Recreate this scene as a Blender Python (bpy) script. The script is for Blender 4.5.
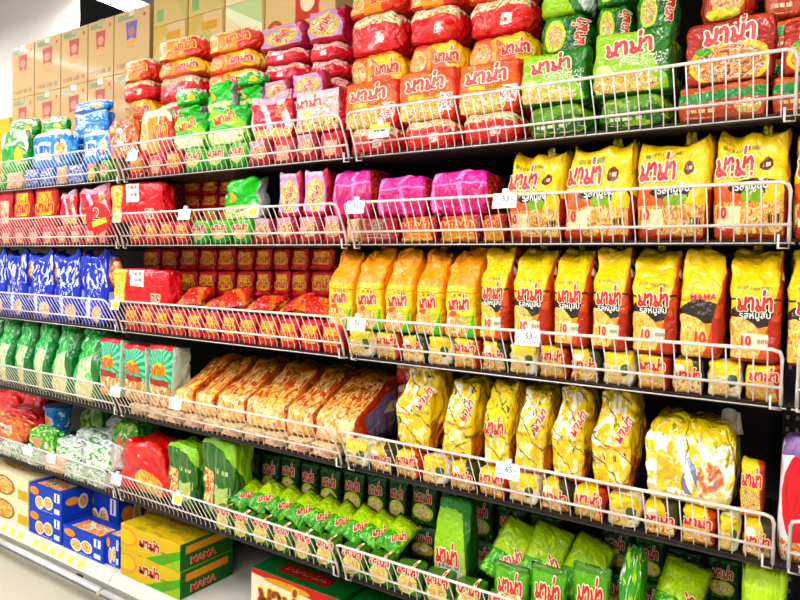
import bpy, bmesh, math, random
from mathutils import Vector, Matrix, noise, Euler
from mathutils.bvhtree import BVHTree

for o in list(bpy.data.objects): bpy.data.objects.remove(o)
S = bpy.context.scene
COL = S.collection
R = random.Random(7)

# ------------------------------------------------------------------ camera, world, exposure
# x runs along the shelving, y goes into it (0 = top rails of the wire fences), z is up; metres
F, YAW, PITCH, ROLL = 640.65, 0.5733, 0.0371, 0.0282
EYE = Vector((1.2356, -1.5577, 1.4347))
cyw, syw, cp, sp = math.cos(YAW), math.sin(YAW), math.cos(PITCH), math.sin(PITCH)
FW = Vector((-syw*cp, cyw*cp, -sp)); RT0 = Vector((cyw, syw, 0)); UP0 = RT0.cross(FW)
RT = math.cos(ROLL)*RT0 + math.sin(ROLL)*UP0; UP = -math.sin(ROLL)*RT0 + math.cos(ROLL)*UP0
cam = bpy.data.cameras.new('camera'); camo = bpy.data.objects.new('camera', cam); COL.objects.link(camo)
camo.matrix_world = Matrix(((RT.x, UP.x, -FW.x, EYE.x), (RT.y, UP.y, -FW.y, EYE.y), (RT.z, UP.z, -FW.z, EYE.z), (0, 0, 0, 1)))
cam.sensor_width = 36.0; cam.lens = F*36.0/800.0; cam.clip_start = 0.02; cam.clip_end = 100
S.camera = camo
W = bpy.data.worlds.new('store_air'); S.world = W; W.use_nodes = True
W.node_tree.nodes['Background'].inputs[0].default_value = (1.0, 0.985, 0.96, 1)
W.node_tree.nodes['Background'].inputs[1].default_value = 0.42
S.view_settings.view_transform = 'Standard'; S.view_settings.look = 'None'
S.view_settings.exposure = 0.27; S.view_settings.gamma = 1.0
S.view_settings.use_curve_mapping = False
LAMP_W = 26.0      # watts per ceiling fixture

# ------------------------------------------------------------------ measuring helpers
def Xat(u, y, z):
    """shelf coordinate X of a point at depth y, height z seen in photo column u"""
    d0 = Vector((-EYE.x, y-EYE.y, z-EYE.z)); k = (u-400)/F
    return (d0.dot(RT) - k*d0.dot(FW))/(k*FW.x - RT.x)
def Pat(u, v, y):
    d = FW + RT*((u-400)/F) - UP*((v-300)/F); t = (y-EYE.y)/d.y
    return EYE + d*t
DECK = {1: 1.812, 2: 1.538, 3: 1.178, 4: 0.825, 5: 0.468, 6: 0.15}
RAIL = {1: 1.9268, 2: 1.654, 3: 1.3025, 4: 0.9508, 5: 0.5937}

# ------------------------------------------------------------------ tagging
SHELF = {1: 'top shelf', 2: 'second shelf', 3: 'third shelf', 4: 'fourth shelf', 5: 'fifth shelf', 6: 'bottom deck'}
ORD = ['first', 'second', 'third', 'fourth', 'fifth', 'sixth', 'seventh', 'eighth', 'ninth', 'tenth', 'eleventh', 'twelfth',
       'thirteenth', 'fourteenth', 'fifteenth', 'sixteenth', 'seventeenth', 'eighteenth', 'nineteenth', 'twentieth']
ORD += ['twenty-'+w for w in ORD[:9]] + ['thirtieth'] + ['thirty-'+w for w in ORD[:9]]
USED = {}
def tag(o, label, cat, group=None, kind=None):
    n = len(label.split())
    if n < 4 or n > 16: print('LABEL LENGTH', n, label)
    if label in USED: print('LABEL TWICE', label)
    USED[label] = 1
    o['label'] = label; o['category'] = cat
    if group: o['group'] = group
    if kind: o['kind'] = kind
    return o
def obj(name, me, mat=None, parent=None):
    o = bpy.data.objects.new(name, me); COL.objects.link(o)
    if mat and me and not me.materials: me.materials.append(mat)
    if parent: o.parent = parent
    return o
def struct(name, me, mat, label=None, cat=None):
    o = obj(name, me, mat); o['kind'] = 'structure'
    if label: o['label'] = label; o['category'] = cat
    return o

# ------------------------------------------------------------------ materials
def rgb(h):
    h = h.lstrip('#'); c = [int(h[i:i+2], 16)/255 for i in (0, 2, 4)]
    return tuple((x/12.92 if x <= .04045 else ((x+.055)/1.055)**2.4) for x in c) + (1,)
class NB:
    def __init__(s, name):
        s.m = bpy.data.materials.new(name); s.m.use_nodes = True; s.t = s.m.node_tree; s.n = s.t.nodes
        s.b = s.n['Principled BSDF']
    def link(s, v, sock):
        if hasattr(v, 'is_linked') or hasattr(v, 'links'): s.t.links.new(v, sock)
        else: sock.default_value = v
    def M(s, op, a, b=0.0, c=None):
        n = s.n.new('ShaderNodeMath'); n.operation = op; s.link(a, n.inputs[0]); s.link(b, n.inputs[1])
        if c is not None: s.link(c, n.inputs[2])
        return n.outputs[0]
    def mix(s, f, a, b):
        n = s.n.new('ShaderNodeMix'); n.data_type = 'RGBA'
        s.link(f, n.inputs[0]); s.link(a, n.inputs[6]); s.link(b, n.inputs[7]); return n.outputs[2]
    def noise(s, vec, scale, detail=2.0, dist=0.0):
        n = s.n.new('ShaderNodeTexNoise'); s.link(vec, n.inputs['Vector']); n.inputs['Scale'].default_value = scale
        n.inputs['Detail'].default_value = detail; n.inputs['Distortion'].default_value = dist
        return n.outputs['Fac'], n.outputs['Color']
    def ramp(s, fac, cols, lo=.3, hi=.7):
        n = s.n.new('ShaderNodeValToRGB'); e = n.color_ramp.elements; n.color_ramp.interpolation = 'LINEAR'
        while len(e) < len(cols): e.new(.5)
        for i, c in enumerate(cols):
            e[i].position = lo+(hi-lo)*i/max(1, len(cols)-1); e[i].color = rgb(c)
        s.link(fac, n.inputs[0]); return n.outputs[0]
    def scale(s, vec, xyz, add=None):
        n = s.n.new('ShaderNodeVectorMath'); n.operation = 'MULTIPLY_ADD'; s.link(vec, n.inputs[0]); n.inputs[1].default_value = xyz
        if add is not None: s.link(add, n.inputs[2])
        return n.outputs[0]
def plain(name, col, rough=.5, metal=0.0, coat=0.0, bump=0.0, bscale=40, var=0.0, emit=None, trans=0.0):
    k = NB(name); b = k.b; b.inputs['Base Color'].default_value = rgb(col); b.inputs['Roughness'].default_value = rough
    b.inputs['Metallic'].default_value = metal; b.inputs['Coat Weight'].default_value = coat; b.inputs['Coat Roughness'].default_value = .15
    tc = k.n.new('ShaderNodeTexCoord').outputs['Object']
    if var:
        f, c = k.noise(tc, bscale, 4); n = k.M('MULTIPLY_ADD', f, 2*var, 1-var)
        mm = k.n.new('ShaderNodeMix'); mm.data_type = 'RGBA'; mm.blend_type = 'MULTIPLY'; mm.inputs[0].default_value = 1
        mm.inputs[6].default_value = rgb(col); k.t.links.new(n, mm.inputs[7]); k.t.links.new(mm.outputs[2], b.inputs['Base Color'])
    if bump:
        f, c = k.noise(tc, bscale, 4); bn = k.n.new('ShaderNodeBump'); bn.inputs['Strength'].default_value = bump
        bn.inputs['Distance'].default_value = .002; k.t.links.new(f, bn.inputs['Height']); k.t.links.new(bn.outputs[0], b.inputs['Normal'])
    if emit:
        b.inputs['Emission Color'].default_value = rgb(emit[0]); b.inputs['Emission Strength'].default_value = emit[1]
    if trans:
        b.inputs['Transmission Weight'].default_value = trans; b.inputs['IOR'].default_value = 1.2
    return k.m
PRT = {}
FOOD = ['#7a3b1c', '#d9a24a', '#f3e3b0', '#c9502a', '#e9c56a', '#6d9a3a', '#f6efd8']
NOOD = ['#a8641f', '#e8b75a', '#f4dc98', '#d98f3a', '#f0cf80']
def prt(name, base, layers=(), rough=.42, coat=.5, wr=.7, ws=17, wob=.025, side=None, var=.10):
    """printed wrapper: flat print in the pack's own unwrapped coordinates (front panel 0..1, sides beyond)"""
    if name in PRT: return PRT[name]
    k = NB(name); b = k.b; PRT[name] = k.m
    uv = k.n.new('ShaderNodeUVMap').outputs[0]
    oi = k.n.new('ShaderNodeObjectInfo').outputs['Random']
    seed = k.n.new('ShaderNodeCombineXYZ'); k.link(k.M('MULTIPLY', oi, 7.0), seed.inputs[0]); k.link(k.M('MULTIPLY', oi, 3.0), seed.inputs[1])
    seed = seed.outputs[0]
    uvs = k.scale(uv, (1, 1, 1), seed)
    nf, nc = k.noise(uvs, 5, 2)
    sepn = k.n.new('ShaderNodeSeparateColor'); k.link(nc, sepn.inputs[0])
    sep = k.n.new('ShaderNodeSeparateXYZ'); k.link(uv, sep.inputs[0])
    u = k.M('ADD', sep.outputs[0], k.M('MULTIPLY_ADD', sepn.outputs[0], 2*wob, -wob))
    v = k.M('ADD', sep.outputs[1], k.M('MULTIPLY_ADD', sepn.outputs[1], 2*wob, -wob))
    cur = rgb(base)
    AND = lambda *a: a[0] if len(a) == 1 else k.M('MULTIPLY', a[0], AND(*a[1:]))
    def ell(cu, cv, ru, rv):
        a = k.M('DIVIDE', k.M('SUBTRACT', u, cu), ru); c = k.M('DIVIDE', k.M('SUBTRACT', v, cv), rv)
        return k.M('LESS_THAN', k.M('ADD', k.M('MULTIPLY', a, a), k.M('MULTIPLY', c, c)), 1.0)
    def rect(u0, v0, u1, v1):
        return AND(k.M('GREATER_THAN', u, u0), k.M('LESS_THAN', u, u1), k.M('GREATER_THAN', v, v0), k.M('LESS_THAN', v, v1))
    for L in layers:
        t = L[0]
        if t == 'rect': m = rect(*L[1:5]); c = rgb(L[5])
        elif t == 'ell': m = ell(*L[1:5]); c = rgb(L[5])
        elif t == 'half': m = k.M('GREATER_THAN', k.M('ADD', k.M('MULTIPLY', u, L[1]), k.M('MULTIPLY', v, L[2])), L[3]); c = rgb(L[4])
        elif t in ('food', 'foodr'):
            m = ell(*L[1:5]) if t == 'food' else rect(*L[1:5])
            f, _ = k.noise(uvs, L[6] if len(L) > 6 else 14, 3, 1.2); c = k.ramp(f, L[5], .32, .68)
        elif t == 'text':   # rows of tiny illegible print
            sc = L[6] if len(L) > 6 else 26
            f, _ = k.noise(k.scale(uv, (sc*1.6, sc*0.0+1, 1)), 1.0, 2); g = k.M('SINE', k.M('MULTIPLY', v, sc*2.2))
            m = AND(rect(*L[1:5]), k.M('GREATER_THAN', f, .46), k.M('GREATER_THAN', g, .1)); c = rgb(L[5])
        elif t == 'spk':
            f, _ = k.noise(uvs, L[6]*1.7, 2, .6); m = AND(rect(*L[1:5]), k.M('GREATER_THAN', f, L[7])); c = rgb(L[5])
        elif t == 'rays':   # sunburst around a point
            a = k.M('ARCTAN2', k.M('SUBTRACT', v, L[2]), k.M('SUBTRACT', u, L[1]))
            m = AND(ell(L[1], L[2], L[3], L[4]), k.M('GREATER_THAN', k.M('SINE', k.M('MULTIPLY', a, L[6])), 0.0)); c = rgb(L[5])
        elif t == 'stripe':  # slanted repeat bands  a*u+b*v
            g = k.M('SINE', k.M('MULTIPLY', k.M('ADD', k.M('MULTIPLY', u, L[5]), k.M('MULTIPLY', v, L[6])), 6.283))
            m = AND(rect(*L[1:5]), k.M('GREATER_THAN', g, L[7])); c = rgb(L[8])
        cur = k.mix(m, cur, c)
    hs = k.n.new('ShaderNodeHueSaturation'); k.link(k.M('MULTIPLY_ADD', oi, var, 1-var/2), hs.inputs['Value']); k.link(cur, hs.inputs['Color']); hs.inputs['Saturation'].default_value = 1.14
    k.link(hs.outputs[0], b.inputs['Base Color'])
    b.inputs['Roughness'].default_value = rough; b.inputs['Coat Weight'].default_value = coat; b.inputs['Coat Roughness'].default_value = .07; b.inputs['Specular IOR Level'].default_value = .25
    if wr:
        tc = k.n.new('ShaderNodeTexCoord').outputs['Object']
        ofs = k.scale(tc, (1, 1, 1), seed)
        f1, _ = k.noise(ofs, ws, 1.5, .9)
        f2, _ = k.noise(ofs, ws*2.2, 1, .8)
        r1 = k.M('ADD', k.M('ABSOLUTE', k.M('SUBTRACT', f1, .5)), k.M('MULTIPLY', k.M('ABSOLUTE', k.M('SUBTRACT', f2, .5)), .3))
        bn = k.n.new('ShaderNodeBump'); bn.inputs['Strength'].default_value = wr; bn.inputs['Distance'].default_value = .03
        k.link(r1, bn.inputs['Height']); k.t.links.new(bn.outputs[0], b.inputs['Normal']); k.t.links.new(bn.outputs[0], b.inputs['Coat Normal'])
    return k.m

# ------------------------------------------------------------------ mesh helpers
def from_bm(bm, name, smooth=False):
    me = bpy.data.meshes.new(name); bmesh.ops.recalc_face_normals(bm, faces=bm.faces); bm.to_mesh(me); bm.free()
    if smooth:
        for p in me.polygons: p.use_smooth = True
    return me
def add_box(bm, x0, x1, y0, y1, z0, z1, bev=0):
    M = Matrix.Translation(((x0+x1)/2, (y0+y1)/2, (z0+z1)/2)) @ Matrix.Diagonal((x1-x0, y1-y0, z1-z0, 1))
    r = bmesh.ops.create_cube(bm, size=1, matrix=M)
    if bev:
        ed = list({e for v in r['verts'] for e in v.link_edges})
        bmesh.ops.bevel(bm, geom=ed, offset=bev, segments=2, affect='EDGES', profile=.5)
def box_me(name, *a, bev=0):
    bm = bmesh.new(); add_box(bm, *a, bev=bev); return from_bm(bm, name)
def add_tube(bm, pts, r, n=8):
    pts = [Vector(p) for p in pts]; rings = []
    for i, p in enumerate(pts):
        t = (pts[min(i+1, len(pts)-1)]-pts[max(i-1, 0)]).normalized()
        a = t.cross(Vector((0, 0, 1))) if abs(t.z) < .9 else t.cross(Vector((1, 0, 0)))
        a.normalize(); b = t.cross(a)
        rings.append([bm.verts.new(p+r*(math.cos(q)*a+math.sin(q)*b)) for q in [2*math.pi*j/n for j in range(n)]])
    for i in range(len(rings)-1):
        # match ring rotation
        for j in range(n):
            bm.faces.new((rings[i][j], rings[i][(j+1) % n], rings[i+1][(j+1) % n], rings[i+1][j]))
    bm.faces.new(rings[0]); bm.faces.new(rings[-1])
def tube_me(name, pts, r, n=8):
    bm = bmesh.new(); add_tube(bm, pts, r, n); return from_bm(bm, name, True)

def block(name, w, h, d, r=.014, bulge=.006, wr=.003, fr=14, seed=0, n=15, gable=0.0, gz=.7, pinch=0.0, mid=0.0, ends=0.0, ears=0.0, crum=0.0):
    """soft film-wrapped brick: rounded, bulged, wrinkled; origin bottom centre, front faces -y.
    gable slopes the top of the front back to a ridge, pinch narrows top, mid = waist lines between inner packets"""
    r *= .65; bulge *= .6
    bm = bmesh.new(); uvl = bm.loops.layers.uv.new('UVMap'); hw, hh, hd = w/2, h/2, d/2; cache = {}
    def shape(a, b, c):   # a,b,c in -1..1
        key = (round(a, 4), round(b, 4), round(c, 4))
        if key in cache: return cache[key]
        q = Vector((a*hw, b*hd, c*hh)); inn = Vector((max(-hw+r, min(hw-r, q.x)), max(-hd+r, min(hd-r, q.y)), max(-hh+r, min(hh-r, q.z))))
        dd = q-inn
        p = inn + (dd.normalized()*r if dd.length > 1e-9 else dd)
        p.y += (b)*bulge*(1-a*a)*(1-c*c) if abs(b) > .99 else 0
        p.x += (a)*bulge*(1-b*b)*(1-c*c) if abs(a) > .99 else 0
        p.z += (c)*bulge*.4*(1-a*a)*(1-b*b) if c > .99 else 0
        zf = (p.z+hh)/h
        if gable and zf > gz:
            t = min(1, (zf-gz)/(1-gz)); p.y = p.y*(1-.7*gable*t) + gable*t*hd*.35; p.x *= 1-.10*gable*t*t
        if pinch: p.x *= 1-pinch*max(0, zf-.5)**2*4; 
        if mid: s = math.cos(zf*mid*2*math.pi); p.y *= 1-.04*s; p.x *= 1-.025*s
        nv = noise.noise_vector(p*fr+Vector((seed*3.7, seed*1.3, seed)))*wr + noise.noise_vector(p*fr*3+Vector((seed, 9, 2)))*wr*.45
        crease = abs(noise.noise(p*fr*1.7+Vector((2, seed, 5))))-.25; nv += Vector((a, b, c*.3))*crease*wr*1.3
        if ends:   # film gathered into flat crimped ends left and right
            t = max(0, (abs(p.x)/hw-.66)/.34); q2 = 1-ends*.8*t*t; p.y *= q2; p.z = (p.z+hh*.25)*q2-hh*.25; p.x *= 1+.10*ends*t*t
            p.z += ends*.010*t*math.sin(p.y*260+seed)
        if ears and zf > .8: t = (zf-.8)/.2; p.z += ears*t*abs(a)**5; p.x *= 1+.04*t*abs(a)
        if crum and zf > .55: nv *= 1+crum*(zf-.55)/.45
        if c < -.99: nv.z = 0
        p = p+nv; p.z = max(-hh, p.z); p.z += hh
        cache[key] = bm.verts.new(p); return cache[key]
    g = [2*i/n-1 for i in range(n+1)]
    # ease grid toward edges so rounding is resolved
    g = [math.copysign(abs(x)**.75, x) for x in g]
    faces = [('f', lambda s, t: (s, -1, t), (0, 0)), ('b', lambda s, t: (-s, 1, t), (2, 0)), ('r', lambda s, t: (1, s, t), (1, 0)),
             ('l', lambda s, t: (-1, -s, t), (-1, 0)), ('t', lambda s, t: (s, t, 1), (0, 1)), ('d', lambda s, t: (s, -t, -1), (0, -1))]
    for nm, fn, (ou, ov) in faces:
        for i in range(n):
            for j in range(n):
                st = [(g[i], g[j]), (g[i+1], g[j]), (g[i+1], g[j+1]), (g[i], g[j+1])]
                vs = [shape(*fn(*q)) for q in st]
                if len(set(vs)) < 4: continue
                try: f = bm.faces.new(vs)
                except ValueError: continue
                f.smooth = True
                for lp, q in zip(f.loops, st): lp[uvl].uv = (ou+(q[0]+1)/2, ov+(q[1]+1)/2)
    me = bpy.data.meshes.new(name); bm.normal_update(); bm.to_mesh(me); bm.free(); return me
def sachet(name, w, h, t, seed=0, nu=10, nv=14, crimp=.07, wr=.003, zig=True):
    """pillow pouch with flat crimped, toothed ends; origin bottom centre, front faces -y"""
    bm = bmesh.new(); uvl = bm.loops.layers.uv.new('UVMap'); V = {}
    def pt(i, j, s):
        u = i/nu; v = j/nv; e = min(v, 1-v)
        a = 0 if e < crimp else min(1, (e-crimp)/.22)
        prof = (math.sin(a*math.pi/2)**.8)*(1-abs(2*u-1)**3.2)**.6 if 0 < i < nu else 0
        x = (u-.5)*w*(1-.05*math.sin(math.pi*a/2)); z = v*h; y = -s*t/2*prof
        if j in (0, nv) and zig: z += (.008*h if i % 2 else -.004*h)*(1 if j else -1)*(1 if j else 1)
        q = Vector((x, 0, z))*16+Vector((seed*5.1, 0, seed))
        y += noise.noise(q)*wr*1.5 + s*noise.noise(q*2.3)*wr*prof
        return Vector((x, y, max(0, z)))
    def vert(i, j, s):
        edge = i in (0, nu) or j in (0, nv); k = (i, j, 0 if edge else s)
        if k not in V: V[k] = bm.verts.new(pt(i, j, s if not edge else 1))
        return V[k]
    for s in (1, -1):
        for i in range(nu):
            for j in range(nv):
                ij = [(i, j), (i+1, j), (i+1, j+1), (i, j+1)]
                if s < 0: ij = ij[::-1]
                try: f = bm.faces.new([vert(a, b, s) for a, b in ij])
                except ValueError: continue
                f.smooth = True
                for lp, (a, b) in zip(f.loops, ij): lp[uvl].uv = (a/nu if s > 0 else 3-a/nu, b/nv)
    me = bpy.data.meshes.new(name); bm.normal_update(); bm.to_mesh(me); bm.free(); return me
def fin(name, w, h, seed=0):
    """gathered film tail that stands up where the wrapper is sealed"""
    bm = bmesh.new(); n = 6
    rows = []
    for j in range(4):
        t = j/3; ww = w*(1-.55*t+.25*t*t)
        rows.append([bm.verts.new((((i/n)-.5)*ww, .006*math.sin(i*2.4+seed)+.004*math.sin(j*2+i), -.006+t*h*(1-.25*abs(i/n-.4)))) for i in range(n+1)])
    for j in range(3):
        for i in range(n): bm.faces.new((rows[j][i], rows[j][i+1], rows[j+1][i+1], rows[j+1][i]))
    r = bmesh.ops.solidify(bm, geom=bm.faces[:], thickness=.0015)
    return from_bm(bm, name, True)

# lettering: outlines come from the text curves, then get pressed onto the front of the wrapper
TXT = {}
def logo_strokes():
    S_ = []
    for ox in (0, 1.02):
        S_.append([(ox+.17+.12*math.cos(t*.5236+1.2), .20+.12*math.sin(t*.5236+1.2)) for t in range(13)])
        S_.append([(ox+.10, .30), (ox+.13, .52), (ox+.06, .70)]); S_.append([(ox+.22, .10), (ox+.36, .16), (ox+.44, .40), (ox+.46, .80)])
        S_.append([(ox+.44, .14), (ox+.50, .10)])
        S_.append([(ox+.60, .58), (ox+.66, .76), (ox+.78, .80), (ox+.86, .66), (ox+.86, .10)])
    S_.append([(1.47, 1.0), (1.49, 1.22)]); return S_
def stroke_mesh(off):
    """ribbons with round joints: the rounded brand lettering"""
    r = .085+off; vs = []; fs = []
    for st in logo_strokes():
        for (x0, y0), (x1, y1) in zip(st[:-1], st[1:]):
            d = math.hypot(x1-x0, y1-y0); nx, ny = -(y1-y0)/d*r, (x1-x0)/d*r; k = len(vs)
            vs += [Vector((x0+nx, y0+ny, 0)), Vector((x0-nx, y0-ny, 0)), Vector((x1-nx, y1-ny, 0)), Vector((x1+nx, y1+ny, 0))]; fs.append((k, k+1, k+2, k+3))
        for x, y in st:
            k = len(vs); vs += [Vector((x+r*math.cos(t*.7854), y+r*math.sin(t*.7854), 0)) for t in range(8)]; fs.append(tuple(range(k, k+8)))
    return vs, fs, (0, 1.9, .05, 1.2)
def text_mesh(s, off=0.0):
    if (s, off) in TXT: return TXT[(s, off)]
    if s == 'มาม่า': TXT[(s, off)] = stroke_mesh(off); return TXT[(s, off)]
    c = bpy.data.curves.new('lettering', 'FONT'); c.body = s; c.size = 1; c.align_x = 'CENTER'; c.align_y = 'CENTER'; c.offset = off; c.resolution_u = 2
    o = bpy.data.objects.new('lettering', c); COL.objects.link(o); dg = bpy.context.evaluated_depsgraph_get()
    me = o.evaluated_get(dg).to_mesh(); vs = [v.co.copy() for v in me.vertices]; fs = [tuple(p.vertices) for p in me.polygons]
    bpy.data.objects.remove(o); bpy.data.curves.remove(c)
    xs = [v.x for v in vs]; ys = [v.y for v in vs]
    TXT[(s, off)] = (vs, fs, (min(xs), max(xs), min(ys), max(ys))); return TXT[(s, off)]
def letter(name, body, s, cx, cz, width, off=0.0, ang=0.0, lift=.0012, ref=None, stretch=1.0, face='front'):
    """text s pressed on the front (or right side) of mesh body, centred at (cx,cz) local, given width"""
    vs, fs, bb = text_mesh(s, off); _, _, rb = text_mesh(s, 0.0)
    sc = width/(rb[1]-rb[0]); mx, my = (rb[0]+rb[1])/2, (rb[2]+rb[3])/2
    bvh = BVHTree.FromPolygons([v.co for v in body.vertices], [tuple(p.vertices) for p in body.polygons])
    ca, sa = math.cos(ang), math.sin(ang); out = []; ly = 0.0
    for v in vs:
        a, b = (v.x-mx)*sc, (v.y-my)*sc*stretch; a, b = a*ca-b*sa, a*sa+b*ca
        if face == 'front':
            ys = [h_[0].y for h_ in (bvh.ray_cast(Vector((cx+a+ox, -1, cz+b+oz)), Vector((0, 1, 0))) for ox, oz in ((0, 0), (.005, .005), (-.005, .005), (.005, -.005), (-.005, -.005))) if h_[0]]
            ly = min(ys) if ys else ly
            out.append((cx+a, ly-lift, cz+b))
        elif face == 'right':
            hit = bvh.ray_cast(Vector((1, cx+a, cz+b)), Vector((-1, 0, 0)))[0]
            out.append(((hit.x if hit else 0)+lift, cx+a, cz+b))
        else:
            hit = bvh.ray_cast(Vector((cx+a, cz+b, 2)), Vector((0, 0, -1)))[0]
            out.append((cx+a, cz+b, (hit.z if hit else 0)+lift))
    me = bpy.data.meshes.new(name); me.from_pydata(out, [], fs); return me

# ------------------------------------------------------------------ inks and shared materials
INK_RED = plain('red ink', '#d4141c', .4); INK_CREAM = plain('cream ink', '#fbeec0', .4); INK_WHITE = plain('white ink', '#fdfaf2', .4)
INK_YEL = plain('yellow ink', '#ffd823', .4); INK_DARK = plain('dark ink', '#26201e', .5); INK_BROWN = plain('brown ink', '#a5481c', .5)
INK_GREY = plain('grey ink', '#8b8b86', .5)
WIRE = plain('white enamelled wire', '#ded2c8', .25, 0.1, .6)
STEEL = plain('dark shelf steel', '#2c2523', .5, 0.2, 0, .05, 60, .1)
STEEL2 = plain('dark back panel', '#251c1b', .6, 0.0, 0, .05, 30, .15)
CREAM = plain('cream enamel', '#cfcbbf', .35, 0, .3)

# ------------------------------------------------------------------ pack kinds
K = {}
class Kind:
    def __init__(s, key, name, me, mat, w, h, d, extras=()):
        me.materials.clear(); me.materials.append(mat); s.me = me; s.name = name; s.w, s.h, s.d = w, h, d; s.ex = []
        lo = [min(v.co[i] for v in me.vertices) for i in range(3)]; hi = [max(v.co[i] for v in me.vertices) for i in range(3)]
        for v in me.vertices:   # true outer size = nominal size
            v.co = Vector(((v.co.x-lo[0])/(hi[0]-lo[0])*w-w/2, (v.co.y-lo[1])/(hi[1]-lo[1])*d-d/2, (v.co.z-lo[2])/(hi[2]-lo[2])*h))
        if key in K: K[key].var.append(s)
        else: K[key] = s; s.var = [s]
    def add(s, name, me, mat, loc=None):
        me.materials.append(mat); s.ex.append((name, me, loc)); return s
    def logo(s, cx, cz, width, text='มาม่า', ang=0.0, ink=None, edge=None, off=.06, stretch=1.0, face='front', nm='logo', bold=.034):
        if edge: s.add(nm+'_outline', letter(nm+'_outline', s.me, text, cx, cz, width, off, ang, .0012, None, stretch, face), edge)
        bold = 0.0 if text == 'มาม่า' else .010 if text[0] == 'ร' else bold
        s.add(nm, letter(nm, s.me, text, cx, cz, width, bold, ang, .0020, None, stretch, face), ink or INK_RED); return s
def make(k, loc, scale=(1, 1, 1), rot=(0, 0, 0), label='', cat='noodle pack', group=None):
    k = R.choice(K[k].var); o = obj(k.name, k.me); o.location = loc; o.scale = scale; o.rotation_euler = rot
    for nm, me, lc in k.ex:
        c = obj(nm, me, None, o)
        if lc: c.location = lc
    tag(o, label, cat, group); return o
def put(k, u0, u1, v0, v1, y, label, z=None, d=None, rot=(0, 0, 0), group=None, cat='noodle pack', zmax=None):
    """stand a pack at depth y whose front face spans photo columns u0..u1 and rows v0..v1; z sets what it rests on"""
    kk = K[k]; um = (u0+u1)/2; zt = Pat(um, v0, y).z; zb = Pat(um, v1, y).z if z is None else z
    if zmax: zt = min(zt, zmax)
    zm = (zt+zb)/2; x0, x1 = Xat(u0, y, zm), Xat(u1, y, zm)
    dd = d or kk.d
    return make(k, ((x0+x1)/2, y+dd/2, zb), ((x1-x0)/kk.w, dd/kk.d, (zt-zb)/kk.h), rot, label, cat, group)
# ------------------------------------------------------------------ the kinds of pack on sale (one mesh each, shared by its copies)
FILM = plain('clear film', '#f3ece2', .2, 0, .8, .3, 60)
FILMY = plain('yellow film tail', '#ffe23a', .3, 0, .5, .3, 60)
FILMO = plain('orange film tail', '#f7941c', .3, 0, .5, .3, 60)

# wide yellow ten-packs, second shelf
for sd in (1, 61, 71):
    k = Kind('yellow_wide', 'noodle_pack', block('yellow_wide', .16, .18, .10, .022, .010, .005, 13, sd, gable=.5, gz=.62, ears=.022, crum=2.0), prt('yellow wide print', '#efc206', [
        ('rect', -.2, .34, 1.1, .56, '#d2561a'), ('half', 1.0, .9, 1.02, '#efc206'), ('rect', -.2, .56, 1.2, 2.2, '#efc206'),
        ('ell', .62, .50, .42, .075, '#2b1c14'), ('ell', .86, .46, .14, .09, '#e9c021'), ('ell', .55, .42, .16, .07, '#7da52c'),
        ('foodr', -.1, -.1, 1.1, .36, ['#a33a16', '#e0a03c', '#f0d9a0', '#c4521c', '#e7bd62'], 11), ('rect', -.2, -.5, .3, .16, '#b8331a'),
        ('rect', .04, .12, .38, .32, '#f7e6b4'), ('rect', -.2, -.5, 1.2, .05, '#c04419'), ('ell', .70, .735, .085, .075, '#6b2413'), ('text', .66, .71, .75, .76, '#e8d9b0', 20),
        ('text', .1, .86, .6, .9, '#8a7a20', 30), ('text', .72, .16, .93, .24, '#3a241a', 18), ('rect', 1.02, 0, 1.98, .5, '#a8291a')]), .16, .18, .10)
    k.logo(-.033, .122, .074, edge=INK_CREAM); k.logo(.004, .083, .066, 'รสหมูสับ', .05, INK_WHITE, None, nm='flavour_lettering')
    k.logo(-.055, .043, .019, '10', ink=INK_RED, nm='count_lettering', stretch=1); k.add('film_tail', fin('tail', .03, .022, 1), FILMY, (.03, -.012, .166))
    
# narrow yellow ten-packs, third shelf
YL = [('rect', -.2, .0, 1.2, .40, '#e08a1e'), ('half', .55, 1, .72, '#efc000'), ('ell', .35, .43, .75, .13, '#2a1d14'), ('half', -.25, 1, .47, '#efc000'), ('half', 1.0, -.6, .58, '#cf4a1a'),
      ('food', .12, .18, .55, .22, NOOD, 12), ('rect', .78, -.4, 1.1, .38, '#b02a18'), ('rect', .22, .12, .8, .25, '#f6e4bd'), ('rect', -.1, -.4, 1.1, .03, '#9c2417'),
      ('text', .15, .615, .85, .68, '#8a7a1c', 22), ('rect', -.1, .545, .13, .565, '#241a12'), ('rect', .86, .545, 1.1, .565, '#241a12'),
      ('rect', 1.05, .05, 1.95, .55, '#b93318'), ('rect', 1.25, .74, 1.6, .9, '#f5efe2'), ('stripe', 1.25, .70, 1.6, .92, 1, 7, .3, '#231a14')]
for sd in (2, 62, 72):
    k = Kind('yellow', 'noodle_pack', block('yellow', .115, .25, .12, .016, .006, .004, 15, sd, gable=.9, gz=.68, crum=2.5, ears=.006), prt('yellow print', '#efc000', YL), .115, .25, .12)
    k.logo(0, .131, .070, edge=INK_CREAM); k.logo(.002, .099, .064, 'รสหมูสับ', .03, INK_WHITE, None, nm='flavour_lettering')
    k.logo(-.014, .046, .020, '10', ink=INK_RED, nm='count_lettering', stretch=1.1); k.logo(.020, .046, .022, 'ซอง', ink=INK_GREY, nm='count_unit_lettering')
    k.add('film_tail', fin('tail', .026, .030, 2), FILMY, (-.006, .03, .246))
k = Kind('yellow_b', 'noodle_pack', block('yellow_b', .115, .25, .12, .02, .007, .006, 12, 12, gable=.8, gz=.66, pinch=.10, crum=2.0), prt('yellow back print', '#efc000', YL[:10]+[('half', .2, 1, .57, '#efc000'), ('half', .12, -1, -.52, '#241a12'), ('half', .12, -1, -.49, '#e9b81a')]+YL[:7]), .115, .25, .12)
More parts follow.
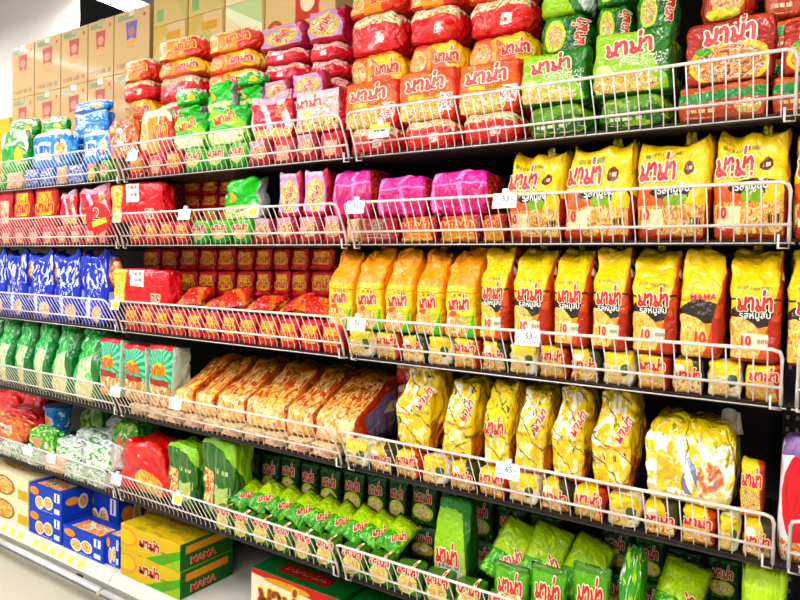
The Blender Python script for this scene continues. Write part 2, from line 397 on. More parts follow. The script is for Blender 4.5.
k.logo(.004, .136, .062, 'MAMA', .05, INK_RED, INK_WHITE, stretch=.8); k.logo(-.0, .046, .024, '10', ink=INK_RED, nm='count_lettering', stretch=1.1)
k.add('film_tail', fin('tail', .026, .026, 3), FILMY, (-.006, .02, .246))
# orange-topped packs, third shelf
for sd in (3, 63, 73):
    k = Kind('orangey', 'noodle_pack', block('orangey', .115, .25, .12, .016, .006, .005, 15, sd, gable=1.0, gz=.60, crum=2.5, ears=.004), prt('orange top print', '#f7940f', [
        ('rect', -.1, -.2, 1.1, .58, '#f2c010'), ('rect', -.1, -.2, 1.1, .40, '#e6d012'), ('rect', -.1, -.2, 1.1, .26, '#bcc61a'), ('half', .9, -1, .62, '#3fae2a'),
        ('food', .3, .12, .5, .17, FOOD, 11), ('ell', .3, .27, .14, .035, '#e2551c'), ('rect', -.1, .50, 1.1, .512, '#c9551a'), ('text', .3, .46, .8, .49, '#7c6a1a', 20),
        ('rect', 1.0, .0, 2, .5, '#e9b815'), ('rect', 1.0, .66, 2, 1, '#f79a1a')]), .115, .25, .12)
    k.logo(0, .096, .066, edge=INK_CREAM, ang=.06); k.add('film_tail', fin('tail', .034, .034, 4), FILMO, (-.01, .03, .244))
# orange front packs, top shelf
for sd in (4, 104):
    k = Kind('orange', 'noodle_pack', block('orange', .135, .155, .06, .018, .008, .005, 15, sd, ears=.006), prt('orange print', '#f2611a', [
        ('half', .5, 1, 1.22, '#ee4a18'), ('rect', -.05, -.1, 1.05, .38, '#d9391c'), ('food', .35, .16, .48, .26, FOOD, 10), ('rect', .72, .14, 1, .52, '#eadfd0'),
        ('spk', .7, .1, 1.0, .5, '#b4432a', 16, .52), ('rect', .18, .44, .72, .54, '#f6b81e'), ('rect', 1, 0, 2, 1, '#d82f16')]), .135, .155, .06)
    k.logo(-.004, .115, .085, edge=INK_CREAM); k.logo(.014, .076, .034, 'ต้มยำ', ink=INK_BROWN, nm='flavour_lettering')
# red and orange bricks lying
for sd in (5, 105):
    k = Kind('red_block', 'noodle_block', block('red_block', .16, .085, .14, .016, .006, .006, 16, sd, ends=.5), prt('red brick print', '#d3161c', [
        ('rect', -.1, .72, 1.1, 1.9, '#f0d9b8'), ('spk', -.1, .7, 1.1, 1.9, '#7fa63a', 9, .56), ('spk', -.1, .7, 1.1, 1.9, '#d85a2a', 10, .58), ('rect', .55, .2, .75, .52, '#f2d6cc'),
        ('spk', 0, 0, 1, .7, '#e8452a', 7, .56), ('rect', 1.0, -.2, 2, 1, '#c2141a')]), .16, .085, .14)
for sd in (6, 106):
    k = Kind('red_logo_block', 'noodle_block', block('red_logo_block', .16, .085, .14, .018, .006, .007, 16, sd, ends=.5), prt('red orange brick print', '#e2341c', [
        ('rect', .3, -.2, .7, 1.2, '#f08a1c'), ('foodr', .02, .1, .3, .9, ['#d9391c', '#e9b04a', '#f3e0b0', '#b5321a'], 9), ('rect', -.1, .85, 1.1, 2, '#f3e2c6'),
        ('spk', -.1, .85, 1.1, 2, '#86a83c', 9, .56), ('ell', .18, .5, .13, .3, '#f2d9a0'), ('food', .18, .5, .11, .24, FOOD, 9)]), .16, .085, .14)
    k.logo(.03, .045, .062, edge=INK_YEL)
    for sd in (7, 107):
        k = Kind('orange_block', 'noodle_block', block('orange_block', .16, .085, .14, .018, .006, .006, 15, sd, ends=.5), prt('orange brick print', '#ee5a1a', [
            ('half', 1, .5, .95, '#f6c21e'), ('food', .2, .5, .2, .35, FOOD, 9), ('rect', .42, .08, .5, .92, '#f6a01e'), ('spk', -.1, .9, 1.1, 2, '#d9321a', 7, .5)]), .16, .085, .14)
        k.logo(.04, .043, .055, edge=INK_CREAM)
# green packs
GL = [('half', -.7, .6, -.32, '#8fbe25'), ('half', .9, .5, .98, '#2f6d22'), ('food', .4, .17, .46, .20, FOOD, 11), ('ell', .12, .40, .14, .1, '#cfd98a'), ('rect', -.1, -.5, 1.1, .03, '#1f5a22'), ('rect', 1, 0, 2, 1, '#22561f'),
      ('spk', .35, .44, .98, .62, '#e9efd9', 20, .56), ('text', .3, .48, .85, .6, '#d9e4c8', 10)]
k = Kind('green', 'noodle_pack', block('green', .15, .155, .07, .018, .008, .006, 13, 8, ears=.008), prt('green print', '#7db223', GL), .15, .155, .07)
k.logo(-.006, .116, .080, edge=INK_CREAM, ang=.06)
k = Kind('green_block', 'noodle_block', block('green_block', .16, .085, .14, .02, .008, .007, 14, 9, ends=.5), prt('dark green brick print', '#2c5a1e', [
    ('half', -.3, 1, .45, '#5d8f22'), ('spk', -.1, -.1, 1.1, 1.1, '#8fb035', 2.5, .58), ('text', .1, .1, .7, .4, '#c9d7a8', 12)]), .16, .085, .14)
k = Kind('green_bowl', 'noodle_block', block('green_bowl', .15, .10, .12, .018, .008, .006, 14, 10, ends=.5), prt('green bowl print', '#1f5a24', [
    ('half', -1, .3, -.3, '#3a7d28'), ('ell', .36, .5, .24, .40, '#c8d94f'), ('food', .36, .5, .18, .30, FOOD, 9), ('spk', .0, .0, 1.1, 1.2, '#6fae33', 8, .62)]), .15, .10, .12)
k.logo(.045, .05, .06, ang=1.45, edge=INK_CREAM)
k = Kind('lime_block', 'noodle_block', block('lime_block', .16, .07, .12, .02, .008, .006, 14, 11, ends=.5), prt('lime print', '#9ccb2a', [('half', 1, .2, .75, '#2b6a22'), ('half', 1, .2, .92, '#dfe8da')]), .16, .07, .12)
# brick-red bowl pack
k = Kind('brown', 'noodle_pack', block('brown', .185, .155, .07, .016, .007, .005, 13, 13), prt('brick red print', '#a52c1c', [
    ('ell', .5, .30, .47, .38, '#e6c04a'), ('food', .5, .28, .41, .30, ['#6b2c17', '#b85a36', '#e6c9a4', '#8f3a22', '#e0b25a', '#b7331f'], 9), ('ell', .2, .52, .1, .07, '#4f9a3a'),
    ('half', .5, 1, 1.28, '#bd3a22'), ('rect', -.2, -.6, 1.2, .02, '#8f2a18'), ('rect', 1, 0, 2, 1, '#7f2016')]), .185, .155, .07)
k.logo(-.002, .122, .098, edge=INK_CREAM)
k = Kind('brown_block', 'noodle_block', block('brown_block', .19, .085, .14, .016, .006, .006, 14, 14), prt('brick red brick print', '#b8451f', [
    ('rect', -.1, .55, 1.1, .82, '#1f8a34'), ('rect', -.1, .82, 1.1, 2, '#c4571f'), ('text', .1, .1, .45, .5, '#e9cfa2', 12), ('food', .8, .28, .14, .2, FOOD, 9)]), .19, .085, .14)
k = Kind('brown_bowl', 'noodle_block', block('brown_bowl', .15, .10, .12, .016, .006, .006, 14, 15, ends=.5), prt('brick bowl print', '#b3361c', [
    ('ell', .55, .5, .36, .4, '#e3a23c'), ('food', .55, .5, .3, .32, ['#7c2d17', '#d98f4a', '#f0ddb0', '#b54a26'], 9), ('ell', .45, .12, .35, .16, '#d8c92a')]), .15, .10, .12)
# lilac round-bowl packs
LIL = [('ell', .5, .48, .40, .36, '#d9b35a'), ('food', .5, .48, .34, .30, ['#7a3a24', '#d9a24a', '#efe0b4', '#7f9a3c', '#c9652f'], 10), ('rect', -.1, .92, 1.1, 2, '#cfb0c4'), ('rect', -.1, -.5, 1.1, .1, '#c22a3a'), ('half', 1, .4, 1.18, '#b52748'), ('rect', 1, -.1, 2, 1.1, '#a51d38')]
for sd in (16, 116):
    k = Kind('lilac', 'noodle_pack', block('lilac', .12, .13, .07, .018, .008, .006, 15, sd, ears=.012), prt('lilac print', '#bd93b8', LIL), .12, .13, .07)
    k.logo(0, .062, .05, ang=.9, edge=INK_CREAM)
k = Kind('lilac_front', 'noodle_pack', block('lilac_front', .13, .155, .06, .016, .008, .006, 14, 17, ears=.010), prt('lilac front print', '#c3b3be', [
    ('rect', -.1, -.1, 1.1, .34, '#c8a7a4'), ('food', .5, .22, .46, .22, FOOD, 11), ('spk', .45, .4, 1.0, .8, '#8fae4a', 9, .57), ('spk', .45, .4, 1, .8, '#e08a3c', 8, .58),
    ('food', .25, .50, .16, .1, ['#d9b44a', '#efdf9a', '#e89a3a'], 9), ('rect', -.1, -.5, 1.1, .06, '#b3202f'), ('rect', 1, 0, 2, 1, '#b3202f'), ('spk', 0, .05, 1, .3, '#8a1c26', 12, .58)]), .13, .155, .06)
k.logo(-.022, .112, .064, edge=INK_CREAM, ang=.05)
k = Kind('redwhite', 'noodle_pack', block('redwhite', .13, .155, .06, .018, .010, .008, 12, 18, ears=.015, crum=2), prt('red white print', '#cf2233', [
    ('stripe', -.1, -.1, 1.1, 1.2, 2.2, .7, .45, '#dcc6cb'), ('foodr', -.1, -.1, 1.1, .25, FOOD, 10), ('rect', -.1, .85, 1.1, 1.5, '#d9aab8')]), .13, .155, .06)
k.logo(.03, .09, .04, ang=1.1, edge=INK_YEL)
k = Kind('red_slab', 'noodle_block', block('red_slab', .15, .06, .12, .014, .006, .006, 16, 19, ends=.5), prt('red slab print', '#cf1426', [
    ('rect', -.1, .6, 1.1, 2, '#eccfd0'), ('spk', -.1, .6, 1.1, 2, '#b7a13a', 9, .55), ('spk', -.1, .6, 1.1, 2, '#cf3a3a', 8, .55), ('rect', .4, .2, .55, .5, '#efc6c6')]), .15, .06, .12)
# bright green packs (top and second shelf)
k = Kind('brightgreen', 'noodle_pack', block('brightgreen', .12, .14, .07, .02, .010, .009, 12, 20, ears=.02, crum=2), prt('bright green print', '#22b02a', [
    ('rect', -.1, -.1, 1.1, .36, '#c3d88e'), ('foodr', .0, -.1, 1, .3, ['#2e8a2a', '#b7cf6a', '#efe6b8', '#e08a3c'], 9), ('half', .3, 1, .86, '#2cc22c'), ('ell', .32, .58, .13, .14, '#f0b12a'), ('rect', 1, 0, 2, 1, '#8f938c')]), .12, .14, .07)
k = Kind('brightgreen_logo', 'noodle_pack', block('brightgreen_logo', .12, .14, .07, .02, .010, .008, 12, 21, ears=.01, crum=1), prt('bright green logo print', '#35b526', [
    ('half', .4, 1, .72, '#8fd023'), ('half', .4, 1, .98, '#22a52a'), ('foodr', -.1, -.1, 1.1, .35, ['#3a8f2a', '#c7cf7a', '#f0e6c0', '#5f9a3c'], 10)]), .12, .14, .07)
k.logo(-.005, .095, .062, edge=INK_YEL, ang=.25)
k = Kind('greenwhite', 'noodle_block', block('greenwhite', .13, .07, .12, .02, .008, .008, 14, 22, ends=.5), prt('green white print', '#34a53a', [
    ('rect', -.1, .62, 1.1, 2, '#dfe3cf'), ('spk', -.1, .62, 1.1, 2, '#5aa24a', 3.5, .52), ('spk', -.1, .0, 1.1, .62, '#b9df8a', 3.5, .6), ('ell', .72, .35, .14, .22, '#f0c43a')]), .13, .07, .12)
# blue packs
k = Kind('blue', 'noodle_pack', block('blue', .13, .12, .08, .02, .008, .007, 13, 23), prt('sky blue print', '#1e86d6', [
    ('rect', .05, .5, .35, .95, '#d9e8f2'), ('spk', .05, .5, .35, .95, '#2b6fc0', 14, .5), ('half', 1, -.6, .7, '#1566c0'), ('foodr', .5, -.1, 1.1, .3, ['#e6d6c0', '#c9502a', '#f0e0b8', '#5a8a3c'], 9), ('rect', -.1, .98, 1.1, 2, '#cfe0ee'), ('text', .1, .1, .45, .4, '#e9f2f8', 14)]), .13, .12, .08)
k = Kind('blue_block', 'noodle_block', block('blue_block', .15, .07, .12, .02, .008, .007, 13, 24, ends=.5), prt('blue white print', '#2b8be0', [
    ('rect', .08, .2, .5, .7, '#dfe6ee'), ('text', .1, .25, .48, .65, '#2b6fc0', 7), ('ell', .75, .45, .16, .32, '#e6d3b0'), ('food', .75, .45, .12, .25, FOOD, 7), ('spk', -.1, -.1, 1.1, 1.2, '#1b63bd', 2.5, .6), ('rect', -.1, .9, 1.1, 2, '#e3e6e4')]), .15, .07, .12)
for sd in (25, 125):
    k = Kind('royal', 'noodle_pack', block('royal', .125, .20, .10, .018, .010, .009, 13, sd, ears=.02, crum=1.5), prt('royal blue print', '#1a2fb4', [
        ('spk', -.1, .56, 1.1, .92, '#e2e8f6', 5, .54), ('spk', .2, .42, .8, .6, '#c9d2ee', 9, .56), ('spk', -.1, .05, 1.1, .4, '#5a6ad0', 9, .62), ('food', .72, .16, .2, .13, ['#c9502a', '#efdcb0', '#d98f3a'], 9), ('rect', .22, .12, .40, .42, '#d5dcf2'), ('rect', -.1, 1.0, 1.1, 2, '#2438b8'),
        ('ell', 1.5, .75, .32, .22, '#7a3a1c'), ('food', 1.5, .75, .26, .17, ['#8a4a20', '#d98f3a', '#f0d9a0', '#c4521c'], 9), ('rect', 1.2, .3, 1.8, .5, '#a9b4e2')]), .125, .20, .10)
# magenta multipacks
for sd in (26, 126):
    k = Kind('magenta', 'noodle_multipack', block('magenta', .20, .11, .13, .02, .010, .008, 12, sd, mid=1), prt('magenta print', '#c40a68', [
        ('stripe', -.1, -.1, 1.1, 1.2, 2.0, .25, .88, '#e884b8'), ('half', .15, 1, .78, '#d81c88'), ('stripe', -.1, .8, 1.1, 2, 2.0, -1.0, .8, '#ee8cc8'), ('rect', -.1, .70, 1.1, .74, '#ea8ac0'),
        ('rect', 1.0, -.1, 2, 1.1, '#7c1022'), ('spk', 1.0, -.1, 2, 1.1, '#c4431f', 8, .55)], wr=.9), .20, .11, .13)
k = Kind('magenta_round', 'noodle_multipack', block('magenta_round', .10, .12, .08, .03, .012, .012, 14, 27, ears=.02), prt('magenta print upright', '#dd1f94', [
    ('spk', -.1, .4, 1.1, 1.2, '#f6aed8', 5, .58), ('half', 1, .3, 1.05, '#b00c6c')]), .10, .12, .08)
k.logo(0, .07, .05, ang=.3, edge=INK_YEL)
k = Kind('orange_sachet_red', 'noodle_pack', block('orange_sachet_red', .10, .11, .05, .012, .006, .006, 16, 28), prt('orange red print', '#e06a16', [
    ('rect', -.1, .55, 1.1, 1.1, '#d8401a'), ('half', 1, .2, .96, '#a31d14'), ('foodr', .1, -.1, .9, .35, ['#b84a1a', '#efb44a', '#e88a2a', '#f4d78a'], 9)]), .10, .11, .05)
k.logo(-.006, .075, .07, edge=INK_YEL)
k = Kind('maroon_label', 'noodle_pack', block('maroon_label', .12, .11, .05, .012, .006, .005, 16, 29), prt('maroon label print', '#a50f22', [
    ('rect', .3, .45, .62, .92, '#cfa58f'), ('spk', .3, .45, .62, .92, '#5a3a30', 16, .5), ('rect', .15, .16, .85, .34, '#c98f86'), ('text', .15, .16, .85, .34, '#7a2028', 14), ('rect', -.1, -.1, .12, 1, '#c9763a')]), .12, .11, .05)
# small standing packs behind the fences
def small(key, base, layers, logo=None, w=.075, h=.10, d=.06, seed=0, edge=None, ang=0):
    for sd in (seed, seed+100):
        k = Kind(key, 'noodle_pack', block(key, w, h, d, .012, .006, .006, 18, sd, n=9), prt(key+' print', base, layers), w, h, d)
        if logo: k.logo(0, h*logo, w*.72, edge=edge or INK_CREAM, ang=ang)
    return k
small('s_red', '#d0181a', [('foodr', .15, .25, .85, .85, ['#c9321a', '#ef9a2e', '#f6d56a', '#d9451c'], 7), ('rect', 1, 0, 2, 1, '#a81216')], .5, seed=31, edge=INK_YEL)
small('s_green', '#2aa52a', [('half', .5, 1, 1.0, '#57c32a'), ('food', .5, .45, .35, .3, ['#e08a3c', '#f0d9a0', '#cfe08a', '#d9451c'], 8)], .7, seed=32)
small('s_lilac', '#c59aa2', [('rect', -.1, -.1, 1.1, .35, '#b8222c'), ('food', .5, .5, .4, .32, ['#8a4a2a', '#d9a24a', '#efe0b4', '#c44a2a', '#7f9a3c'], 8), ('half', 1, .2, .95, '#9c1826')], None, seed=33)
small('s_yellow', '#f0c614', [('foodr', .05, .0, .95, .5, FOOD, 8), ('rect', -.1, -.1, 1.1, .12, '#d98a1a'), ('half', 1, .2, 1.0, '#c0391a')], .72, seed=34)
small('s_pale', '#e6d9a8', [('rect', -.1, .62, 1.1, 1.2, '#e9c92a'), ('food', .4, .3, .36, .26, ['#b86a2a', '#f0dca0', '#e0a23a', '#f6eccc'], 7), ('ell', .8, .5, .16, .2, '#3d5a2c'), ('half', 1, -.4, .8, '#efe9dc')], None, seed=35)
small('s_peach', '#e9c79a', [('foodr', .05, .1, .95, .8, ['#d98a4a', '#f2dcb0', '#e07a3c', '#f4ead2', '#c94f2a'], 7)], None, seed=36)
small('s_olive', '#3d6a22', [('ell', .5, .42, .4, .34, '#d3dc7a'), ('food', .5, .42, .32, .27, ['#e0a83c', '#f4e6a0', '#d98f3a', '#f0d060'], 7)], .84, seed=37)
small('s_blue', '#1f55b8', [('spk', 0, 0, 1, 1, '#cfdcf0', 7, .56)], None, seed=38)
small('s_brownlay', '#e3bd2e', [('foodr', -.1, -.1, 1.1, .38, ['#b4371c', '#e9b04a', '#f6e6c0', '#c9702f'], 6), ('ell', .2, .7, .2, .18, '#f6edd4'), ('half', 1, .5, 1.12, '#3a3a22')], .55, seed=39)
small('s_crimson', '#d8283a', [('foodr', .2, .1, .8, .7, ['#d9391c', '#f0b48a', '#f6dcc8', '#e0503a'], 7), ('half', 1, .2, 1.0, '#b81426')], None, seed=40)
# red tipped bag with white label
k = Kind('red_bag', 'noodle_multipack', block('red_bag', .19, .12, .12, .02, .008, .007, 12, 41), prt('red bag print', '#d4141a', [
    ('rect', -.1, -.1, .26, 1.2, '#f2a31a'), ('foodr', -.1, .1, .24, .8, ['#e0651c', '#f6c43a', '#f9e29a', '#d9391c'], 8), ('rect', .34, .48, .62, .98, '#efe6dc'), ('text', .38, .6, .58, .9, '#8a7a72', 14), ('rect', .74, .05, .9, .32, '#e9c9b0'), ('spk', .75, .07, .89, .3, '#3a1a14', 18, .5)]), .19, .12, .12)
# sachets
def sach(key, base, layers, w=.105, h=.135, t=.032, logo=None, seed=0, lw=.7, ang=0, edge=None, cx=0, **kw):
    for sd in (seed, seed+20, seed+40):
        k = Kind(key, 'noodle_sachet', sachet(key, w, h, t, sd, wr=.0045), prt(key+' print', base, layers, **kw), w, h, t)
        if logo: k.logo(cx, h*logo, w*lw, edge=edge or INK_CREAM, ang=ang)
    return k
sach('sa_red', '#cf141a', [('ell', .5, .45, .4, .3, '#ee8a24'), ('food', .5, .42, .34, .24, ['#c9321a', '#efae4a', '#f6e0a0', '#d9451c'], 8), ('rect', -.1, .92, 1.1, 1.1, '#a80f16')], logo=.74, seed=1, edge=INK_YEL)
sach('sa_redlay', '#e02a1c', [('stripe', -.1, -.1, 1.1, 1.1, 1.2, .8, .6, '#f4702a'), ('spk', 0, 0, 1, 1, '#f6c8b0', 6, .64)], seed=2, wr=.9)
sach('sa_green', '#1d4a1e', [('ell', .5, .34, .40, .20, '#cfdc55'), ('food', .5, .34, .31, .15, ['#e0902e', '#f4dc7a', '#f6eec0', '#d97a2a'], 8), ('rect', -.1, .9, 1.1, 1.1, '#2f6a24'), ('spk', 0, 0, 1, .2, '#5a9a3a', 8, .55)], logo=.72, seed=3, lw=.58, edge=INK_CREAM)
sach('sa_lime', '#a9d01e', [('rect', -.1, -.1, 1.1, .40, '#3d8f28'), ('half', .5, 1, .68, '#a9d01e'), ('spk', -.1, -.1, 1.1, .38, '#7fc44a', 5, .56), ('spk', .1, .5, .9, .9, '#c3e04a', 3, .56), ('rect', -.1, .94, 1.1, 1.1, '#bfe03a')], w=.12, h=.17, t=.05, logo=.36, seed=4, lw=.5, ang=.75, cx=.01)
sach('sa_front', '#3f8a2a', [('half', 0, 1, .6, '#5aa02c'), ('ell', .5, .38, .42, .24, '#dfe6a8'), ('food', .5, .38, .34, .19, FOOD, 8), ('rect', -.1, .9, 1.1, 1.1, '#4a7a2c'), ('rect', -.1, -.1, 1.1, .1, '#8a9a5a')], logo=.72, seed=5, lw=.62)
k = Kind('green_standing', 'noodle_multipack', block('green_standing', .13, .20, .09, .018, .010, .009, 12, 42, gable=.7, gz=.6), prt('green standing print', '#8cc41c', [
    ('rect', -.1, -.1, 1.1, .50, '#a9b75a'), ('foodr', .1, -.05, .9, .3, ['#8a9a4a', '#d9d3a0', '#e9e3c4', '#c9b24a'], 8), ('rect', .2, .22, .85, .36, '#c9cfc0'), ('text', .2, .22, .85, .36, '#6f7a66', 10), ('half', 1, .4, 1.12, '#2b6a20'), ('rect', 1, -.1, 2, 1.1, '#1e4a1c'), ('rect', -.1, .88, 1.1, 2, '#2b7a22')]), .13, .20, .09)
k.logo(-.012, .088, .07, edge=INK_CREAM)
# peach multipacks
PE = ['#c9502a', '#e9a04a', '#f2d398', '#e07a3a', '#f6e8c8', '#d98f3a']
for sd in (43, 143, 243):
    k = Kind('peach', 'noodle_multipack', block('peach', .17, .12, .30, .02, .010, .010, 13, sd, gable=1.0, gz=.42), prt('peach print', '#eab777', [
        ('foodr', -.1, -.1, 1.1, .98, ['#c4602a', '#e6a457', '#f0cf9a', '#df8a3c', '#efc07a'], 7), ('spk', -.1, .0, 1.1, .42, '#f1d9a8', 3, .52), ('spk', -.1, .0, 1.1, .6, '#ecc22c', 4, .6), ('spk', -.1, .5, 1.1, 2, '#c9481c', 6, .54), ('foodr', -.1, .92, 1.1, 2.2, ['#8f2f18', '#d9703a', '#efb45a', '#c4411f'], 10),
        ('rect', 1, -.2, 2, 1.1, '#cf6a2c'), ('spk', 1, -.1, 2, 1.1, '#a8341a', 6, .55)], wr=.9, coat=.9), .17, .12, .30)
k = Kind('peach_end', 'noodle_multipack', block('peach_end', .17, .12, .30, .02, .010, .008, 13, 44, gable=1.0, gz=.42), prt('peach end print', '#eab777', [
    ('foodr', -.1, -.1, 1.1, .98, ['#c4602a', '#e6a457', '#f0cf9a', '#df8a3c', '#efc07a'], 7), ('spk', -.1, .0, 1.1, .42, '#f1d9a8', 3, .52), ('spk', -.1, .5, 1.1, 2, '#b9451f', 10, .56), ('foodr', -.1, .92, 1.1, 2.2, ['#8f2f18', '#d9703a', '#efb45a', '#c4411f'], 10),
    ('rect', 1, -.2, 2, 1.1, '#b32f18'), ('ell', 1.5, .42, .36, .40, '#6a6a8c'), ('spk', 1.1, .0, 1.9, .9, '#8c8ca6', 5, .6), ('rect', 1.43, .42, 1.57, .60, '#e8d8c8')], wr=.9, coat=.9), .17, .12, .30)
# clear-film yellow multipacks, fourth shelf
CY = [('spk', .0, .48, .8, .95, '#f3ead0', 3, .50), ('spk', -.1, .1, .9, .4, '#efe0a8', 3, .52), ('spk', -.05, .3, 1.1, 1.0, '#3d432c', 3.2, .645), ('stripe', -.1, .1, 1.1, 1.1, 1.2, 3.5, .972, '#7a6628'), ('rect', -.1, .44, 1.1, .47, '#c99a14'), ('rect', -.1, -.1, 1.1, .06, '#a8452a'), ('half', 1.0, .1, 1.03, '#e9c010'), ('rect', 1.0, -.1, 2, .35, '#b5671c')]  # first layer paints whitish film glare onto the upper front
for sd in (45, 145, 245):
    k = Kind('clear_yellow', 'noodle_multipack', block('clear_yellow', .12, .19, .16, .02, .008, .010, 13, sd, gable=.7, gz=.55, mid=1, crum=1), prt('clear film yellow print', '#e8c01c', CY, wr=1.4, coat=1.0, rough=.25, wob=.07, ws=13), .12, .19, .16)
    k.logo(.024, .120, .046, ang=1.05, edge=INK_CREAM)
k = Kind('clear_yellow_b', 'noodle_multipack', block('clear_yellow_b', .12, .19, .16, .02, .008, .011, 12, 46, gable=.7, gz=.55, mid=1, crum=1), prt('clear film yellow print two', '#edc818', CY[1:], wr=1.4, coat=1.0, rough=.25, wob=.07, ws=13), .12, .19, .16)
k.logo(-.006, .092, .062, edge=INK_CREAM)
k = Kind('clear_lying', 'noodle_multipack', block('clear_lying', .22, .12, .20, .025, .008, .012, 13, 47, gable=.5, gz=.4, n=14), prt('clear film lying print with glare', '#e6c21c', [
    ('spk', -.1, .1, 1.1, .8, '#f7f2e6', 5, .50), ('ell', .25, .4, .12, .2, '#d9b24a'), ('food', .75, .35, .16, .24, ['#e0a04a', '#f4e6c0', '#d9662a', '#8a8a9a'], 6), ('stripe', .45, .15, .62, .55, 7, 3, .3, '#7a7a9a'), ('spk', -.1, .75, 1.1, 2, '#9a8a3a', 6, .62), ('rect', .47, .1, .485, 1.2, '#7a6418'), ('rect', -.1, -.1, 1.1, .14, '#cdbd84')], wr=1.6, coat=1.0, rough=.2, ws=13, wob=.05), .22, .12, .20)  # white blotches put the film's glare into the wrapper colour
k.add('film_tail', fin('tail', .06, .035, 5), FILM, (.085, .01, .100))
# far-left fourth shelf: green film packs, teal packs with red ribbon tops
for sd in (48, 148):
    k = Kind('green_stripe', 'noodle_multipack', block('green_stripe', .14, .20, .10, .022, .012, .012, 12, sd, gable=.7, gz=.5), prt('green stripe print', '#1fa03a', [
        ('rect', .15, -.1, .85, .62, '#dbe3b4'), ('foodr', .2, .0, .8, .3, ['#e0a83c', '#efe2b0', '#c9cf8a', '#f2c860'], 7), ('spk', -.1, .3, 1.1, 1.2, '#6fd07a', 6, .57), ('spk', -.1, .55, 1.1, 2, '#a9e0ae', 7, .62), ('half', 1, .0, .82, '#15742a')], wr=1.0, coat=.9), .14, .20, .10)
for sd in (49, 149):
    k = Kind('teal', 'noodle_multipack', block('teal', .15, .20, .10, .018, .010, .008, 12, sd), prt('teal print', '#2aa06a', [
        ('rays', .45, .62, .62, .42, '#7fd4ae', 26), ('foodr', -.1, -.1, 1.1, .36, ['#d9b06a', '#f0e0b8', '#e0a86a', '#c9502a', '#9ab06a'], 7), ('rect', .1, .36, .9, .46, '#a8352a'), ('ell', .48, .62, .30, .10, '#f0d24a'), ('rect', -.1, .93, 1.1, 1.6, '#d0202a'), ('rect', 1, -.1, 2, 1, '#b9c9b0')]), .15, .20, .10)
    k.logo(-.003, .124, .075, ink=plain('orange ink', '#e2661a', .4), edge=None, bold=.03)
# fifth shelf odds and ends
k = Kind('red_pouch', 'noodle_multipack', block('red_pouch', .17, .11, .14, .03, .012, .016, 12, 50, n=14), prt('red pouch print', '#d80c10', [
    ('spk', -.1, -.1, 1.1, 2, '#ea3a22', 3, .58), ('food', .7, .2, .3, .26, ['#f0d08a', '#c9cf3a', '#e07a3c', '#f6e6b0'], 8)], wr=1.0, coat=.9, ws=14), .17, .11, .14)
k = Kind('dark_bundle', 'noodle_multipack', block('dark_bundle', .13, .14, .14, .02, .008, .010, 13, 51, mid=3), prt('dark bundle print', '#28581e', [
    ('stripe', -.1, -.1, 1.1, 2.1, 3.6, .6, .80, '#3f7a24'), ('ell', .72, .3, .18, .16, '#b9c06a'), ('half', .5, 1, 1.28, '#86bd22'), ('text', .5, .3, .95, .7, '#a9bf7a', 9), ('rect', .1, .15, .45, .6, '#d3cf8a'), ('spk', .1, .15, .45, .6, '#d2521c', 8, .5), ('rect', -.1, .93, 1.1, 2, '#7fc022')], wr=.9, coat=.9), .13, .14, .14)
for sd in (52, 152):
    k = Kind('whitegreen', 'noodle_multipack', block('whitegreen', .16, .05, .14, .016, .008, .010, 14, sd), prt('white green print', '#dfe6dc', [
        ('spk', -.1, -.1, 1.1, 2, '#3fa04a', 2.6, .56), ('spk', -.1, -.1, 1.1, 2, '#8fc46a', 3.5, .6), ('rect', .3, 1.3, .8, 1.8, '#f2f2f4'), ('text', .4, 1.4, .7, 1.7, '#8a9aa8', 8)], wr=.9, coat=.9), .16, .05, .14)
k = Kind('greenlump', 'noodle_multipack', block('greenlump', .13, .10, .12, .03, .012, .014, 13, 53), prt('green lump print', '#3f9a2c', [
    ('spk', -.1, -.1, 1.1, 2, '#a9cf4a', 2.5, .54), ('spk', -.1, -.1, 1.1, 2, '#e6e4d4', 2.8, .6), ('ell', .35, .4, .2, .25, '#d98f6a')], wr=.9, coat=.9), .13, .10, .12)
k = Kind('orangewhite', 'noodle_multipack', block('orangewhite', .15, .10, .14, .025, .010, .012, 13, 54), prt('orange white print', '#e2642c', [
    ('rect', .28, .3, .72, .8, '#efe4d6'), ('text', .34, .4, .66, .7, '#b9a595', 7), ('spk', -.1, -.1, 1.1, 2, '#c4281c', 2.5, .56), ('spk', -.1, -.1, 1.1, 2, '#e9a83a', 3, .6)], wr=.9, coat=.9), .15, .10, .14)
k = Kind('redcircle', 'noodle_multipack', block('redcircle', .16, .11, .12, .02, .010, .007, 12, 55), prt('red circle print', '#e6d9dc', [('ell', .42, .56, .40, .40, '#cf1420'), ('foodr', -.1, -.1, 1.1, .2, ['#d9b06a', '#c9502a', '#f0e0b8', '#8a5a7a'], 7), ('rect', -.1, .9, 1.1, 2, '#7a5a8a')]), .16, .11, .12)

